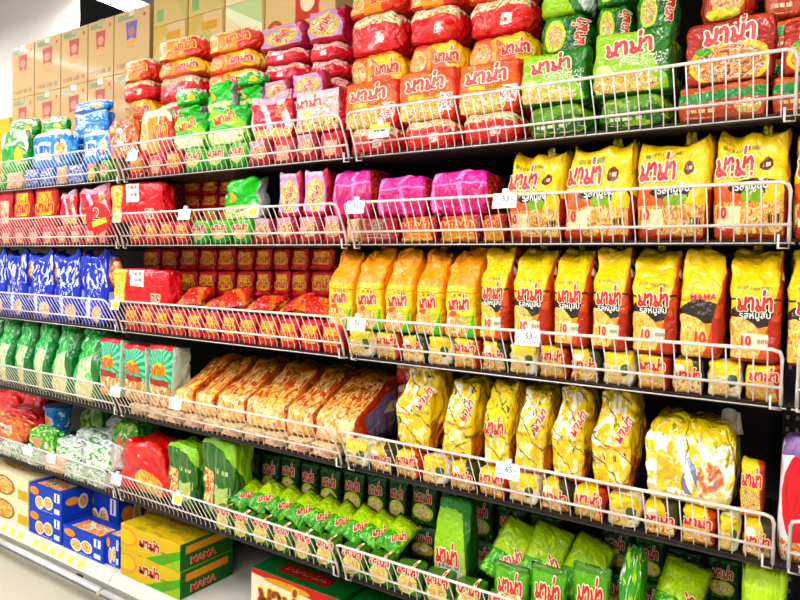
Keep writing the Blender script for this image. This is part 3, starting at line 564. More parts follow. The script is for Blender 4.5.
# cartons
def carton(key, w, h, d, base, layers, tape='#c9a877', name='carton', wr=.0):
    me = bpy.data.meshes.new(key); bm = bmesh.new(); uvl = bm.loops.layers.uv.new('UVMap')
    add_box(bm, -w/2, w/2, -d/2, d/2, 0, h, bev=.003)
    for f in bm.faces:
        n = f.normal
        for lp in f.loops:
            c = lp.vert.co
            if abs(n.y) >= max(abs(n.x), abs(n.z)): q = (c.x/w+.5+(0 if n.y < 0 else 2), c.z/h)
            elif abs(n.x) >= abs(n.z): q = ((1.5+c.y/d) if n.x > 0 else (-.5-c.y/d), c.z/h)
            else: q = (c.x/w+.5, (1.5+c.y/d) if n.z > 0 else (-.5+c.y/d))
            lp[uvl].uv = q
    bm.to_mesh(me); bm.free()
    k = Kind(key, name, me, prt(key+' carton print', base, layers, rough=.6, coat=.05, wr=wr, wob=.006, var=.06), w, h, d)
    if tape:
        t = bmesh.new(); add_box(t, -.02, .02, -d/2-.0012, -d/2-.0002, h*.90, h-.001); add_box(t, -.02, .02, -d/2-.0012, d/2, h+.0002, h+.0012)
        k.add('tape', from_bm(t, key+'_tape'), plain(key+' tape', tape, .3, 0, .3))
    return k
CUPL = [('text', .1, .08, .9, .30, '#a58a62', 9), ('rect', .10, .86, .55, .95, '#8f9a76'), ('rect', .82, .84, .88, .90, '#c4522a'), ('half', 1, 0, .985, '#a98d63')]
def flat(nm, pts, y):
    me = bpy.data.meshes.new(nm); n = len(pts); me.from_pydata([(x, y, z) for x, z in pts]+[(x, y+.0004, z) for x, z in pts], [], [tuple(range(n))]); return me
def cup(key, cols):
    k = K[key]; w, h, d = k.w, k.h, k.d; cz = h*.60; hh_ = h*.21; y = -d/2-.0006
    body = plain(key+' cup print', cols[0], .6); k.add('cup_print', flat('cup', [(-.030, cz-hh_), (.030, cz-hh_), (.042, cz+hh_), (-.042, cz+hh_)], y), body)
    k.add('cup_rim_print', flat('rim', [(-.045, cz+hh_), (.045, cz+hh_), (.045, cz+hh_+.008), (-.045, cz+hh_+.008)], y-.0003), plain(key+' rim', '#caa36c', .6))
    k.add('cup_food_print', flat('food', [(-.031, cz-hh_*.98), (.031, cz-hh_*.98), (.034, cz-hh_*.45), (0, cz-hh_*.25), (-.034, cz-hh_*.45)], y-.0003), plain(key+' food', cols[2], .6, 0, 0, 0, 60, .25))
    k.add('cup_badge_print', flat('badge', [(.026*math.cos(t*.5236), cz+.012+.022*math.sin(t*.5236)) for t in range(12)], y-.0005), plain(key+' badge', cols[1], .6, 0, 0, 0, 90, .3))
carton('carton_cup', .22, .268, .2, '#cfae7e', CUPL, '#a9b08a'); cup('carton_cup', ('#b5402c', '#d98a6a', '#d9a25a'))
carton('carton_cup_blue', .26, .268, .2, '#cfae7e', CUPL, '#ded6c8'); cup('carton_cup_blue', ('#5a5f9e', '#b8606a', '#d9a03c'))
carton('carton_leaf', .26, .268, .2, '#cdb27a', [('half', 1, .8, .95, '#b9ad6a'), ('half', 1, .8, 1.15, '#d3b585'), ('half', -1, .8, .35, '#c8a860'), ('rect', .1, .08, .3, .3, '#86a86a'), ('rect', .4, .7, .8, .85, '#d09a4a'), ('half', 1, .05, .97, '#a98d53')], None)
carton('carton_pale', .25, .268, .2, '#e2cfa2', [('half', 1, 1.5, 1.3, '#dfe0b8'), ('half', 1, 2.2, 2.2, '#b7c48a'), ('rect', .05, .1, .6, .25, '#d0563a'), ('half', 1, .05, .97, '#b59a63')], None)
carton('carton_red', .34, .268, .2, '#d6b681', [('rect', .45, .45, .78, .95, '#c63a26'), ('ell', .62, .72, .1, .15, '#efd9b0'), ('ell', .15, .35, .13, .2, '#b0552c'), ('ell', .15, .35, .08, .13, '#d9a05a'), ('text', .4, .1, .9, .3, '#a5824f', 8)], None)
carton('carton_yellow', .2, .268, .2, '#e2b42a', [('ell', .5, .5, .4, .2, '#c98a1e'), ('ell', .5, .55, .3, .14, '#e8c23a')], None)
carton('box_cream', .28, .12, .24, '#ecd9b2', [('ell', .62, .45, .18, .40, '#8a5a2c'), ('food', .62, .45, .15, .34, ['#e0a04a', '#f2d9a0', '#c9652f', '#f0c060'], 9), ('ell', .22, .62, .16, .18, '#e2902e'), ('ell', .2, .2, .14, .16, '#e9b9a0'), ('food', .6, 1.55, .34, .3, ['#c9702f', '#efd29a', '#e0a45a', '#8a6a3a'], 6), ('rect', .85, .1, 1, .5, '#c9a84a')], None)
BLU = [('ell', .17, .74, .14, .16, '#e8892a'), ('ell', .34, .34, .14, .26, '#e9d9cf'), ('food', .34, .34, .11, .2, FOOD, 10), ('ell', .60, .42, .14, .26, '#e9d9cf'), ('food', .60, .42, .11, .2, FOOD, 10),
       ('rect', .78, .58, .94, .92, '#dfe6f2'), ('stripe', .8, .6, .92, .9, 12, 0, .0, '#3a4a8a'), ('rect', .78, .12, .94, .32, '#cfd8ee'), ('text', .3, .06, .74, .14, '#b9c6ea', 16),
       ('foodr', .15, 1.1, .85, 1.7, ['#2438a8', '#e9c24a', '#d9552a', '#efe6d0', '#3a8a4a'], 5), ('ell', 1.35, .6, .22, .16, '#e8892a'), ('ell', 1.7, .5, .16, .3, '#e9d9cf'), ('food', 1.7, .5, .12, .22, FOOD, 9)]
carton('box_blue', .25, .13, .20, '#1f3fae', BLU, None)
carton('box_green', .26, .125, .26, '#c9a81e', [('half', 1, -.75, .42, '#4a9a34'), ('half', 1, -.6, .72, '#8fae3a'), ('ell', .10, .55, .2, .36, '#d98f2a'), ('ell', .10, .55, .15, .28, '#e8b53a'), ('text', .35, .22, .68, .38, '#e9efc8', 8), ('spk', -.1, .98, 1.1, 2.1, '#a98f1e', 4, .56), ('ell', .5, 1.6, .2, .12, '#c9702a'),
       ('rect', 1, -.1, 2, 1.1, '#1f5a22'), ('rect', 1.1, .58, 1.9, .86, '#d9892a'), ('text', .7, .1, .95, .5, '#6f7a2c', 14)], None)
K['box_green'].logo(.0, .075, .085, edge=INK_CREAM); K['box_green'].logo(-.02, .035, .12, 'MAMA', ink=INK_RED, edge=INK_CREAM, face='right', nm='side_lettering')
carton('box_red', .30, .15, .24, '#f0e2c4', [('half', .18, 1, .86, '#cf3a34'), ('ell', .42, .82, .26, .09, '#e0a02a'), ('ell', .95, .78, .05, .06, '#f2d9c0'), ('rect', -.1, .99, 1.1, 2.1, '#1f7a34'), ('rect', .22, 1.2, .78, 1.6, '#b5322c'), ('rect', 1, -.1, 2, 1.1, '#1f7a34')], None)
K['box_red'].logo(-.04, .07, .16, ink=INK_BROWN, edge=INK_YEL); K['box_red'].logo(.0, -.02, .13, 'MAMA', ink=INK_RED, edge=INK_CREAM, face='top', nm='top_lettering')
carton('box_plain_green', .30, .15, .24, '#1f7a34', [('rect', .5, 1.2, 1.0, 1.6, '#b5322c'), ('rect', -.1, .2, 1.1, .8, '#2c8a3c')], None)

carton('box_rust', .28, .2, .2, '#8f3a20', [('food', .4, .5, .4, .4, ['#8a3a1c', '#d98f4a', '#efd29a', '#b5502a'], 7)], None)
# cup noodle tub
def lathe(prof, n=28):
    bm = bmesh.new(); uvl = bm.loops.layers.uv.new('UVMap'); rings = []
    for r, z in prof: rings.append([bm.verts.new((r*math.cos(2*math.pi*j/n), r*math.sin(2*math.pi*j/n), z)) for j in range(n)])
    H = prof[-1][1]
    for i in range(len(rings)-1):
        for j in range(n):
            f = bm.faces.new((rings[i][j], rings[i][(j+1) % n], rings[i+1][(j+1) % n], rings[i+1][j])); f.smooth = True
            for lp, (jj, ii) in zip(f.loops, [(j, i), (j+1, i), (j+1, i+1), (j, i+1)]): lp[uvl].uv = ((jj/n-.55)*3, prof[ii][1]/H)
    bm.faces.new(rings[0][::-1]); bm.faces.new(rings[-1]); me = bpy.data.meshes.new('tub'); bm.normal_update(); bm.to_mesh(me); bm.free(); return me
tub_me = lathe([(.058, 0), (.061, .004), (.068, .15), (.070, .156)])
tub_me.materials.append(prt('tub print', '#4f90d4', [('spk', -3, 0, 3, 1, '#dfe8f0', 1.6, .56), ('spk', -3, 0, 3, 1, '#1f5fb0', 1.8, .58), ('ell', .55, .5, .3, .3, '#e8d9b0'), ('food', .55, .5, .25, .25, ['#c9702f', '#efd29a', '#e0a45a', '#8a9a3a'], 6)], wr=.1))
lid_me = lathe([(.073, .154), (.074, .158), (.074, .172), (.068, .175), (.02, .173)]); lid_me.materials.append(plain('blue lid', '#1f74c9', .35, 0, .4))
# ------------------------------------------------------------------ the setting
FLOORM = plain('polished beige floor', '#c9c1ab', .35, 0, .2, .02, 3, .10)
struct('floor', box_me('floor', -9, 6, -6, 6, -.1, 0), FLOORM)
struct('ceiling', box_me('ceiling', -9, 6, -6, 6, 3.5, 3.6), plain('dark open ceiling', '#0b0f10', .8))
WALLM = plain('white wall paint', '#f3efe6', .7, 0, 0, .05, 20, .03)
xe = Xat(75, .75, 2.9)
struct('wall_left', box_me('wall_left', -9, xe, .75, .78, 0, 3.5), WALLM)
struct('wall_back', box_me('wall_back', -9, 6, 5.9, 6, 0, 3.5), plain('dark green wall paint', '#1d2a28', .8))
# ceiling fixtures, running across the aisle
TUBE = plain('lit fluorescent tube', '#ffffff', .4, emit=('#f4f2ff', 18.0)); HOUS = plain('white lamp housing', '#e8e8e6', .4)
def fixture(x, y, n):
    r = bpy.data.objects.new('ceiling_lamp', None); COL.objects.link(r); r.location = (x, y, 3.1)
    tag(r, n, 'lamp', 'ceiling lamps')
    obj('housing', box_me('housing', -.11, .11, -.75, .75, .04, .09, bev=.006), HOUS, r)
    for s in (-1, 1): obj('tube', tube_me('tube', [(s*.05, -.72, .022), (s*.05, .72, .022)], .016, 10), TUBE, r)
    for s in (-1, 1): obj('hanger_rod', tube_me('rod', [(0, s*.6, .09), (0, s*.6, .4)], .004, 6), STEEL, r)
    L = bpy.data.lights.new('tube_light', 'AREA'); L.shape = 'RECTANGLE'; L.size = .16; L.size_y = 1.44; L.energy = LAMP_W; L.color = (1, .985, .95)
    lo = bpy.data.objects.new('tube_light', L); COL.objects.link(lo); lo.parent = r; lo.location = (0, 0, -.005)
fixture(-4.9, -1.75, 'white fluorescent lamp added at the far end of the aisle to brighten the wall')  # unseen fixture added to throw more light on the white wall
fixture(-4.0, -.75, 'white fluorescent lamp added in front of the white end wall to brighten it')  # extra lamp out of view, put in so the end wall is bright
fixture(-2.55, 1.05, 'white fluorescent ceiling lamp seen behind the cup noodle cartons')
i = 0
for x in (-3.4, -1.9, -.4, 1.1, 2.6):
    for y in (-1.75, -3.6):
        fixture(x, y, f'{ORD[i]} white fluorescent ceiling lamp hanging over the aisle'); i += 1

# gondola shelving: back frame, base and shelf boards of each bay
BAY = {-2: 'left bay', -1: 'middle bay', 0: 'right bay', 1: 'bay at the right edge'}
board_me = box_me('shelf_board', -.598, .598, .066, .568, -.008, 0); board_me.materials.append(STEEL)
lip_me = box_me('front_lip', -.598, .598, .066, .070, -.012, -.001); lip_me.materials.append(STEEL)
edge_me = tube_me('edge_strip', [(-.595, .0645, -.008), (.595, .0645, -.008)], .0018, 6); edge_me.materials.append(WIRE)
SLOT = plain('bare slot edge', '#b9b2a8', .4)
slot_me = box_me('slot', -.004, .004, -.001, .0, -.006, .006); slot_me.materials.append(SLOT)
for b in range(-2, 2):
    xc = b*1.2+.6
    r = bpy.data.objects.new('shelving_frame', None); COL.objects.link(r); r.location = (xc, .6, 0)
    tag(r, f'dark steel back frame and slotted upright behind the {BAY[b]}', 'shelving', 'shelving back frames')
    obj('back_panel', box_me('back_panel', -.598, .598, .01, .03, .0, 2.05), STEEL2, r)
    u = obj('upright', box_me('upright', .575, .625, -.03, .008, .16, 2.05), STEEL, r)
    if b == 0:
        for l in range(2, 6):
            for j in range(8):
                for s in (.588, .612):
                    o = obj('slot', slot_me, None, u); o.location = (s, -.0302, DECK[l]+.03+j*.035)
    r = bpy.data.objects.new('plinth', None); COL.objects.link(r); r.location = (xc, .3, 0)
    tag(r, f'cream enamel plinth with sloped label strip under the {BAY[b]}', 'plinth', 'shelf plinths')
    obj('base_deck', box_me('base_deck', -.598, .598, -.25, .268, .12, .15, bev=.003), CREAM, r)
    obj('kick_plate', box_me('kick_plate', -.598, .598, -.20, -.19, 0, .12), CREAM, r)
    bm = bmesh.new()
    vs = [bm.verts.new(p) for p in [(-.598, -.252, .148), (.598, -.252, .148), (.598, -.285, .108), (-.598, -.285, .108), (-.598, -.249, .146), (.598, -.249, .146), (.598, -.282, .106), (-.598, -.282, .106)]]
    for f in [(0, 1, 2, 3), (7, 6, 5, 4), (0, 4, 5, 1), (1, 5, 6, 2), (2, 6, 7, 3), (3, 7, 4, 0)]: bm.faces.new([vs[q] for q in f])
    obj('label_strip', from_bm(bm, 'label_strip'), CREAM, r)
    for l in range(1, 6):
        o = obj('shelf_board', board_me); o.location = (xc, 0, DECK[l])
        tag(o, f'dark steel {SHELF[l].replace("shelf", "shelf board")} of the {BAY[b]}', 'shelf', 'dark steel shelf boards')
        obj('front_lip', lip_me, None, o)
        if l <= 3: obj('edge_strip', edge_me, None, o)
r = bpy.data.objects.new('shelving_frame', None); COL.objects.link(r); r.location = (-3.0, .6, 0)
tag(r, 'dark steel back frame of the bay beyond the left edge', 'shelving', 'shelving back frames')
obj('back_panel', box_me('back_panel', -.598, .598, .01, .03, .0, 2.05), STEEL2, r)
o = obj('shelf_board', board_me); o.location = (-3.0, 0, DECK[1]); tag(o, 'dark steel top shelf board beyond the left edge', 'shelf', 'dark steel shelf boards')
# bumper rail with a dark groove, one length per bay
CHROME = plain('grey plastic bumper', '#d5d6d4', .25, .2, .5); GROOVE = plain('dark groove', '#5b5f60', .5)
for b in (-2, -1, 0, 1):
    o = obj('bumper_rail', tube_me('bumper', [(b*1.2+.012, -.012, .085), (b*1.2+1.188, -.012, .085)], .017, 12), CHROME)
    tag(o, f'grey bumper rail along the base of the {BAY[b]}', 'bumper rail', 'bumper rails')
    obj('groove', box_me('groove', b*1.2+.014, b*1.2+1.186, -.031, -.026, .081, .089), GROOVE, o)
    bm = bmesh.new()
    for s in (.2, 1.0): add_box(bm, b*1.2+s-.02, b*1.2+s+.02, -.002, .0155, .075, .095)
    obj('bracket', from_bm(bm, 'bracket'), STEEL, o)

# wire fences
HB = .1150
wire_me = tube_me('wire', [(0, .0, -.002), (0, .048, -.0854), (0, .0605, -.108), (0, .0615, -.122)], .0016, 6)
wire_me.materials.append(WIRE)
def arc_frame(w):
    pts = [(0, .060, -.125), (0, .048, -.0854), (0, .010, -.018), (.004, .003, -.005), (.018, 0, 0)]
    return pts + [(w-p[0], p[1], p[2]) for p in pts[::-1]]
frame_me = tube_me('frame', arc_frame(1.17), .0042, 8); low_me = tube_me('lower_rail', [(.0, .046, -.0854), (1.17, .046, -.0854)], .0036, 8)
bm = bmesh.new(); add_tube(bm, [(0, .059, -.105), (-.0, .060, -.135), (.02, .060, -.135), (.02, .059, -.115)], .003, 6); hook_me = from_bm(bm, 'hook', True)
for m in (frame_me, low_me, hook_me): m.materials.append(WIRE)
for b in range(-2, 2):
    for l in range(1, 6):
        r = bpy.data.objects.new('wire_fence', None); COL.objects.link(r); r.location = (b*1.2+.015, 0, RAIL[l])
        tag(r, f'white wire shelf fence along the {SHELF[l]} of the {BAY[b]}', 'shelf fence', 'white wire shelf fences')
        obj('frame', frame_me, None, r); obj('lower_rail', low_me, None, r)
        for x in (.0, 1.15):
            h = obj('hook', hook_me, None, r); h.location = (x, 0, 0)
        n = 44
        for j in range(1, n):
            o = obj('wire', wire_me, None, r); o.location = (1.17*j/n, .0, 0)
# ------------------------------------------------------------------ the stock
NAMEOF = {}
def row(kinds, spans, tops, y, z, desc, place, h=None, d=None, rot=(0, 0, 0), zmax=None, start=0, group=None, jit=0.0, gap=1.0):
    """a row of packs from left to right; spans = photo column pairs (or edges), tops = photo rows or None with h in metres"""
    if not isinstance(spans[0], tuple): spans = [(a+gap/2, b-gap/2) for a, b in zip(spans[:-1], spans[1:])]
    if isinstance(kinds, str): kinds = [kinds]
    n = len(spans); out = []
    for i, (u0, u1) in enumerate(spans):
        kk = K[kinds[i % len(kinds)]]; zz = z
        if h is not None: zt = z+h*(1+jit*(R.random()-.5))
        else:
            t = tops[i] if isinstance(tops, (list, tuple)) else tops
            zt = Pat((u0+u1)/2, t, y).z
        if zmax: zt = min(zt, zmax)
        zm = (zz+zt)/2; x0, x1 = Xat(u0, y, zm), Xat(u1, y, zm); dd = d or kk.d
        rr = (rot[0], rot[1]+jit*.15*(R.random()-.5), rot[2]+jit*.3*(R.random()-.5))
        out.append(make(kinds[i % len(kinds)], ((x0+x1)/2, y+dd/2, zz), ((x1-x0)/kk.w, dd/kk.d, (zt-zz)/kk.h), rr,
             f'{ORD[start+i]} {desc} from left {place}' if n > 1 else f'{desc} {place}', 'noodle pack', group or f'{desc}s {place}'))
    return out
CN = {}
KD = {'red_block': 'red', 'red_slab': 'red', 's_red': 'small red', 's_crimson': 'small crimson', 'red_logo_block': 'red-and-orange', 'orange_block': 'orange', 'lime_block': 'lime green', 'green_bowl': 'green bowl',
      'green_block': 'dark green', 'brown_bowl': 'brick-red', 'brown_block': 'brick-red', 'lilac': 'lilac bowl', 's_lilac': 'small lilac', 'greenwhite': 'green-and-white', 'brightgreen': 'bright green', 's_green': 'small green',
      'blue_block': 'blue-and-white', 'blue': 'sky blue', 's_blue': 'small blue', 'sa_green': 'green bowl'}
def column(u0, u1, y, layers, filler, deck, desc, place, ci, d=None, fh=.085, group=None):
    """a stack seen between columns u0..u1; layers = (kind, top row, bottom row) from the top down, then filler down to the shelf"""
    ci = CN.get(place, 0); CN[place] = ci+1
    um = (u0+u1)/2; zs = [(k, Pat(um, a, y).z, Pat(um, b, y).z) for k, a, b in layers]
    zb = zs[-1][2]; items = []
    nf = max(1, round((zb-deck)/fh)) if zb-deck > .025 else 0
    z = deck
    for j in range(nf): items.append((filler, z, z+(zb-deck)/nf)); z += (zb-deck)/nf
    for k, a, b in zs[::-1]:
        items.append((k, z, a)); z = a
    for j, (k, a, b) in enumerate(items):
        kk = K[k]; zm = (a+b)/2; x0, x1 = Xat(u0, y, zm), Xat(u1, y, zm); dd = d or kk.d
        make(k, ((x0+x1)/2, y+dd/2, a), ((x1-x0)/kk.w*.985, dd/kk.d, (b-a)/kk.h*1.0), ((R.random()-.5)*.03, (R.random()-.5)*.05, (R.random()-.5)*.10),
             f'{KD[k]} noodle pack, {ORD[j]} up, {ORD[ci]} stack from left, {place}', 'noodle pack', group or f'{desc}s stacked, {place}')

# ---- top shelf
D1 = DECK[1]; T = 'top shelf, '
row(['red_block'], [(343, 397), (398, 455), (456, 519)], None, .0655, D1, 'red noodle brick', 'lying on '+T+'right bay', h=.085)
row(['green_block'], [(521, 590), (592, 673)], None, .0655, D1, 'dark green noodle brick', 'lying on '+T+'right bay', h=.085)
row(['brown_block'], [(676, 769), (771, 850)], None, .0655, D1, 'brick-red green-banded noodle brick', 'lying on '+T+'right bay', h=.085)
row(['orange'], [(342, 396), (397, 455), (456, 519)], [80, 68, 60], .08, D1+.087, 'orange noodle pack with red logo', 'on '+T+'right bay')
row(['green'], [(518, 588), (590, 674)], [49, 26], .08, D1+.087, 'light green noodle pack with logo', 'on '+T+'right bay')
row(['brown'], [(684, 778), (782, 870)], [16, 12], .08, D1+.087, 'brick-red bowl noodle pack', 'on '+T+'right bay')
pl = 'back of top shelf right bay'
for ci, (a, b, L, f) in enumerate([
        (343, 401, [('red_logo_block', -14, 12), ('red_block', 12, 52), ('orange_block', 52, 86)], 'red_block'),
        (402, 461, [('red_logo_block', -22, 6), ('red_block', 5, 42), ('orange_block', 40, 74)], 'red_block'),
        (462, 534, [('red_logo_block', -34, -4), ('red_block', -4, 32), ('orange_block', 32, 66)], 'red_block')]):
    column(a, b, .225, L, f, D1, 'red noodle brick', pl, ci)
for ci, (a, b, L, f) in enumerate([
        (535, 590, [('lime_block', -14, 13), ('green_bowl', 13, 54)], 'green_block'),
        (592, 631, [('green_bowl', -35, 3), ('green_bowl', 4, 44)], 'green_block'),
        (632, 677, [('green_bowl', -14, 30)], 'green_block')]):
    column(a, b, .225, L, f, D1, 'green noodle brick', pl, ci)
for ci, (a, b, L, f) in enumerate([(697, 757, [('brown_bowl', -28, 18)], 'brown_block'), (762, 830, [('brown_block', -28, 14)], 'brown_block')]):
    column(a, b, .225, L, f, D1, 'brick-red noodle brick', pl, ci)
# middle bay
P2 = 'behind fence on '+T+'middle bay'
row(['s_red', 's_crimson'], [127, 145, 163, 182], None, .0655, D1, 'small red noodle pack', P2, h=.088, d=.05)
row(['s_green'], [182, 203, 226, 246], None, .0655, D1, 'small green noodle pack', P2, h=.088, d=.05)
row(['s_lilac', 's_crimson'], [246, 270, 294, 317, 341], None, .0655, D1, 'small lilac-and-red noodle pack', P2, h=.088, d=.05)
row(['orangewhite', 'red_logo_block'], [(106, 134), (136, 170)], [116, 108], .08, D1+.09, 'orange-red noodle pack', 'above fence on '+T+'middle bay', d=.06)
row(['brightgreen_logo'], [(172, 204), (206, 245)], [112, 103], .08, D1+.09, 'bright green noodle pack', 'above fence on '+T+'middle bay', d=.06)
row(['redwhite'], [(246, 291)], [91], .08, D1+.09, 'red-and-white striped noodle pack', 'above fence on '+T+'middle bay')
row(['lilac_front'], [(292, 341)], [88], .08, D1+.09, 'pale lilac noodle pack', 'above fence on '+T+'middle bay')
pl = 'middle of top shelf middle bay'
for ci, (a, b, L, f) in enumerate([(170, 199, [('greenwhite', 88, 104), ('brightgreen', 104, 126)], 's_green'), (200, 231, [('brightgreen', 79, 112)], 's_green'), (232, 260, [('greenwhite', 70, 84), ('brightgreen', 84, 105)], 's_green')]):
    column(a, b, .145, L, f, D1, 'bright green noodle pack', pl, ci, d=.07)
for ci, (a, b, L, f) in enumerate([(261, 289, [('lilac', 79, 100)], 's_lilac'), (290, 324, [('lilac', 71, 97)], 's_lilac')]):
    column(a, b, .145, L, f, D1, 'lilac noodle pack', pl, ci, d=.07)
pl = 'back of top shelf middle bay'
for ci, (a, b, L, f) in enumerate([
        (118, 150, [('red_logo_block', 58, 80), ('red_block', 80, 100), ('orange_block', 99, 119)], 'red_block'),
        (151, 199, [('red_logo_block', 36, 60), ('orange_block', 58, 76), ('red_block', 75, 100)], 'red_block'),
        (200, 255, [('red_logo_block', 28, 52), ('orange_block', 50, 70), ('orange_block', 70, 90)], 'red_block')]):
    column(a, b, .225, L, f, D1, 'red-and-orange noodle brick', pl, ci, d=.15)
for ci, (a, b, L, f) in enumerate([
        (257, 303, [('lilac', 22, 50), ('red_slab', 47, 63), ('red_slab', 62, 79)], 'red_slab'),
        (304, 342, [('lilac', 5, 42), ('red_slab', 40, 58), ('red_slab', 58, 76)], 'red_slab')]):
    column(a, b, .225, L, f, D1, 'lilac-and-red noodle pack', pl, ci, d=.15)
# left bay
P3 = 'behind fence on '+T+'left bay'
row(['s_green', 's_peach', 's_blue', 's_blue', 's_peach', 's_blue', 's_olive'], [-12, 4, 22, 38, 54, 66, 84, 97, 109], None, .0655, D1, 'small noodle pack', P3, h=.085, d=.05)
row(['greenwhite', 'blue_block', 'blue_block'], [(-4, 26), (29, 72), (80, 111)], [128, 128, 129], .08, D1+.087, 'colourful noodle pack', 'above fence on '+T+'left bay', d=.055)
pl = 'middle of top shelf left bay'
for ci, (a, b, L, f) in enumerate([(6, 35, [('greenwhite', 118, 136)], 's_green'), (36, 66, [('greenwhite', 116, 133)], 's_green'), (70, 108, [('blue_block', 100, 112), ('blue', 111, 142)], 's_blue')]):
    column(a, b, .145, L, f, D1, 'noodle pack', pl, ci, d=.05)

# cartons at the back of the top shelf
zc = D1
xs = [Xat(u, .385, 2.55) for u in (11, 33.5, 60, 87, 113, 149)]
for l in range(3):
    for i in range(5):
        kk = 'carton_cup_blue' if i == 4 else 'carton_cup'; w = xs[i+1]-xs[i]
        make(kk, ((xs[i]+xs[i+1])/2, .475, D1+l*.298), ((w-.004)/K[kk].w, .17/.2, .297/.268), (0, 0, 0),
             f'{ORD[i]} cup noodle carton from left, {["bottom", "middle", "top"][l]} layer, behind left bay packs', 'carton', 'kraft cup noodle cartons')
xs = [Xat(u, .385, 2.5) for u in (152, 187, 224, 264, 335)]
for l in range(4):
    for i, kk in enumerate(['carton_leaf', 'carton_leaf', 'carton_pale', 'carton_red']):
        w = xs[i+1]-xs[i]
        make(kk, ((xs[i]+xs[i+1])/2, .475, D1+l*.2575), ((w-.004)/K[kk].w, .17/.2, .2565/.268), (0, 0, 0),
             f'{ORD[i]} printed carton from left, {["bottom", "second", "third", "top"][l]} layer, behind middle bay packs', 'carton', 'printed cartons behind the middle bay')
x = Xat(9, .385, 2.2); make('carton_yellow', (x-.09, .475, D1), (.17/.2, .17/.2, .50/.268), (0, 0, 0), 'tall yellow carton at the far left end of the top shelf', 'carton')

# ---- second shelf
D2 = DECK[2]; T = 'second shelf, '
row(['s_peach', 'maroon_label', 'orange_sachet_red', 'orange_sachet_red', 'orange_sachet_red'], [344, 359, 397, 436, 480, 505], None, .0655, D2, 'red-orange noodle pack', 'behind fence on '+T+'right bay', h=.078, d=.06)
row(['magenta'], [(328, 371), (373, 425), (426, 488)], [160, 174, 168], .08, D2+.08, 'magenta noodle multipack', 'on '+T+'right bay', d=.15, zmax=1.78)
row(['yellow_wide'], [(505, 562), (562, 634), (634, 711), (711, 790), (793, 870)], [146, 128, 126, 122, 122], .08, D2, 'wide yellow noodle pack', 'on '+T+'right bay', d=.13, zmax=1.802)
P2 = 'behind fence on '+T+'middle bay'
row(['s_red'], [127, 142, 157, 173, 189], None, .0655, D2, 'small red noodle pack', P2, h=.088, d=.06)
row(['s_green'], [189, 208, 229, 250], None, .0655, D2, 'small green noodle pack', P2, h=.088, d=.06)
row(['s_lilac'], [250, 273, 296, 320, 343], None, .0655, D2, 'small lilac-and-red noodle pack', P2, h=.088, d=.06)
row(['red_bag'], [(107, 161)], [181], .08, D2+.09, 'tipped red noodle bag with white label', 'on '+T+'middle bay', d=.1)
row(['brightgreen'], [(214, 257)], [164], .08, D2+.09, 'bright green noodle pack', 'above fence on '+T+'middle bay', d=.1, zmax=1.79)
row(['lilac'], [(277, 300), (302, 327)], [168, 158], .08, D2+.09, 'lilac round-bowl noodle pack', 'above fence on '+T+'middle bay', d=.06, zmax=1.785)
for ci, (a, b) in enumerate([(163, 181), (182, 199), (200, 216), (217, 236)]):
    column(a, b, .26, [('s_red', 180, 194), ('s_red', 194, 208)], 's_red', D2, 'red noodle pack', 'back of second shelf middle bay', ci, d=.06, fh=.1)
row(['s_crimson'], [-14, -2, 11, 25, 39, 53, 67, 81, 95, 108], None, .0655, D2, 'small crimson noodle pack', 'behind fence on '+T+'left bay', h=.088, d=.06)
row(['s_crimson', 's_red', 's_red', 'redwhite', 'redwhite'], [(-4, 11), (12, 31), (32, 56), (57, 74), (75, 108)], [187, 187, 186, 189, 183], .08, D2+.09, 'red noodle pack', 'above fence on '+T+'left bay', d=.06)

# ---- third shelf
D3 = DECK[3]; T = 'third shelf, '
row(['s_pale', 's_yellow', 's_brownlay'], [344, 372, 398, 424, 450, 478, 506, 536, 567, 600, 634, 669, 705, 743, 783], None, .0655, D3, 'small yellow noodle pack', 'lying behind fence on '+T+'right bay', h=.085, d=.09)
row(['orangey'], [(325, 351), (352, 381), (382, 412), (413, 441), (442, 475)], [236, 239, 240, 238, 240], .06, D3+.0865, 'orange-topped yellow noodle pack', 'on '+T+'right bay', zmax=1.527, d=.15)
row(['yellow', 'yellow', 'yellow', 'yellow', 'yellow', 'yellow_b', 'yellow', 'yellow'], [(477, 508), (510, 549), (551, 587), (589, 628), (629, 677), (678, 726), (727, 783), (786, 845)], [232, 240, 242, 245, 238, 236, 241, 247], .06, D3+.0865,
    'tall yellow noodle pack', 'on '+T+'right bay', zmax=1.527, d=.15)
P2 = 'behind fence on '+T+'middle bay'
row(['s_red'], [123, 138, 153, 169, 185, 202, 219, 237, 256, 277, 298, 320, 342], None, .0655, D3, 'small red noodle pack', P2, h=.104, d=.06)
for ci, (a, b) in enumerate(zip([142, 160, 178, 197, 216, 235, 254, 272, 290, 309], [159, 177, 196, 215, 234, 253, 271, 289, 308, 334])):
    column(a, b, .27, [('s_red', 248, 270), ('s_red', 270, 297)], 's_red', D3, 'red noodle pack', 'back of third shelf middle bay', ci, d=.06, fh=.1)
for i, (u, v, yw, q) in enumerate([(188, 292, .3, -1.0), (211, 293, -.2, -1.15), (232, 295, .5, -1.0), (258, 297, .2, -1.2), (285, 299, -.3, -1.05), (312, 301, .4, -1.15)]):
    p = Pat(u, v+8, .10)
    make('sa_redlay', (p.x, .10, D3+.121), (1.1, 1, 1), (q, R.uniform(-.2, .2), yw), f'{ORD[i]} loose red noodle sachet lying across the packs, third shelf middle bay', 'noodle pack', 'loose red sachets on the third shelf')
row(['red_bag'], [(109, 168)], [268], .08, D3+.109, 'tipped red noodle bag with orange end', 'on '+T+'middle bay', d=.1)
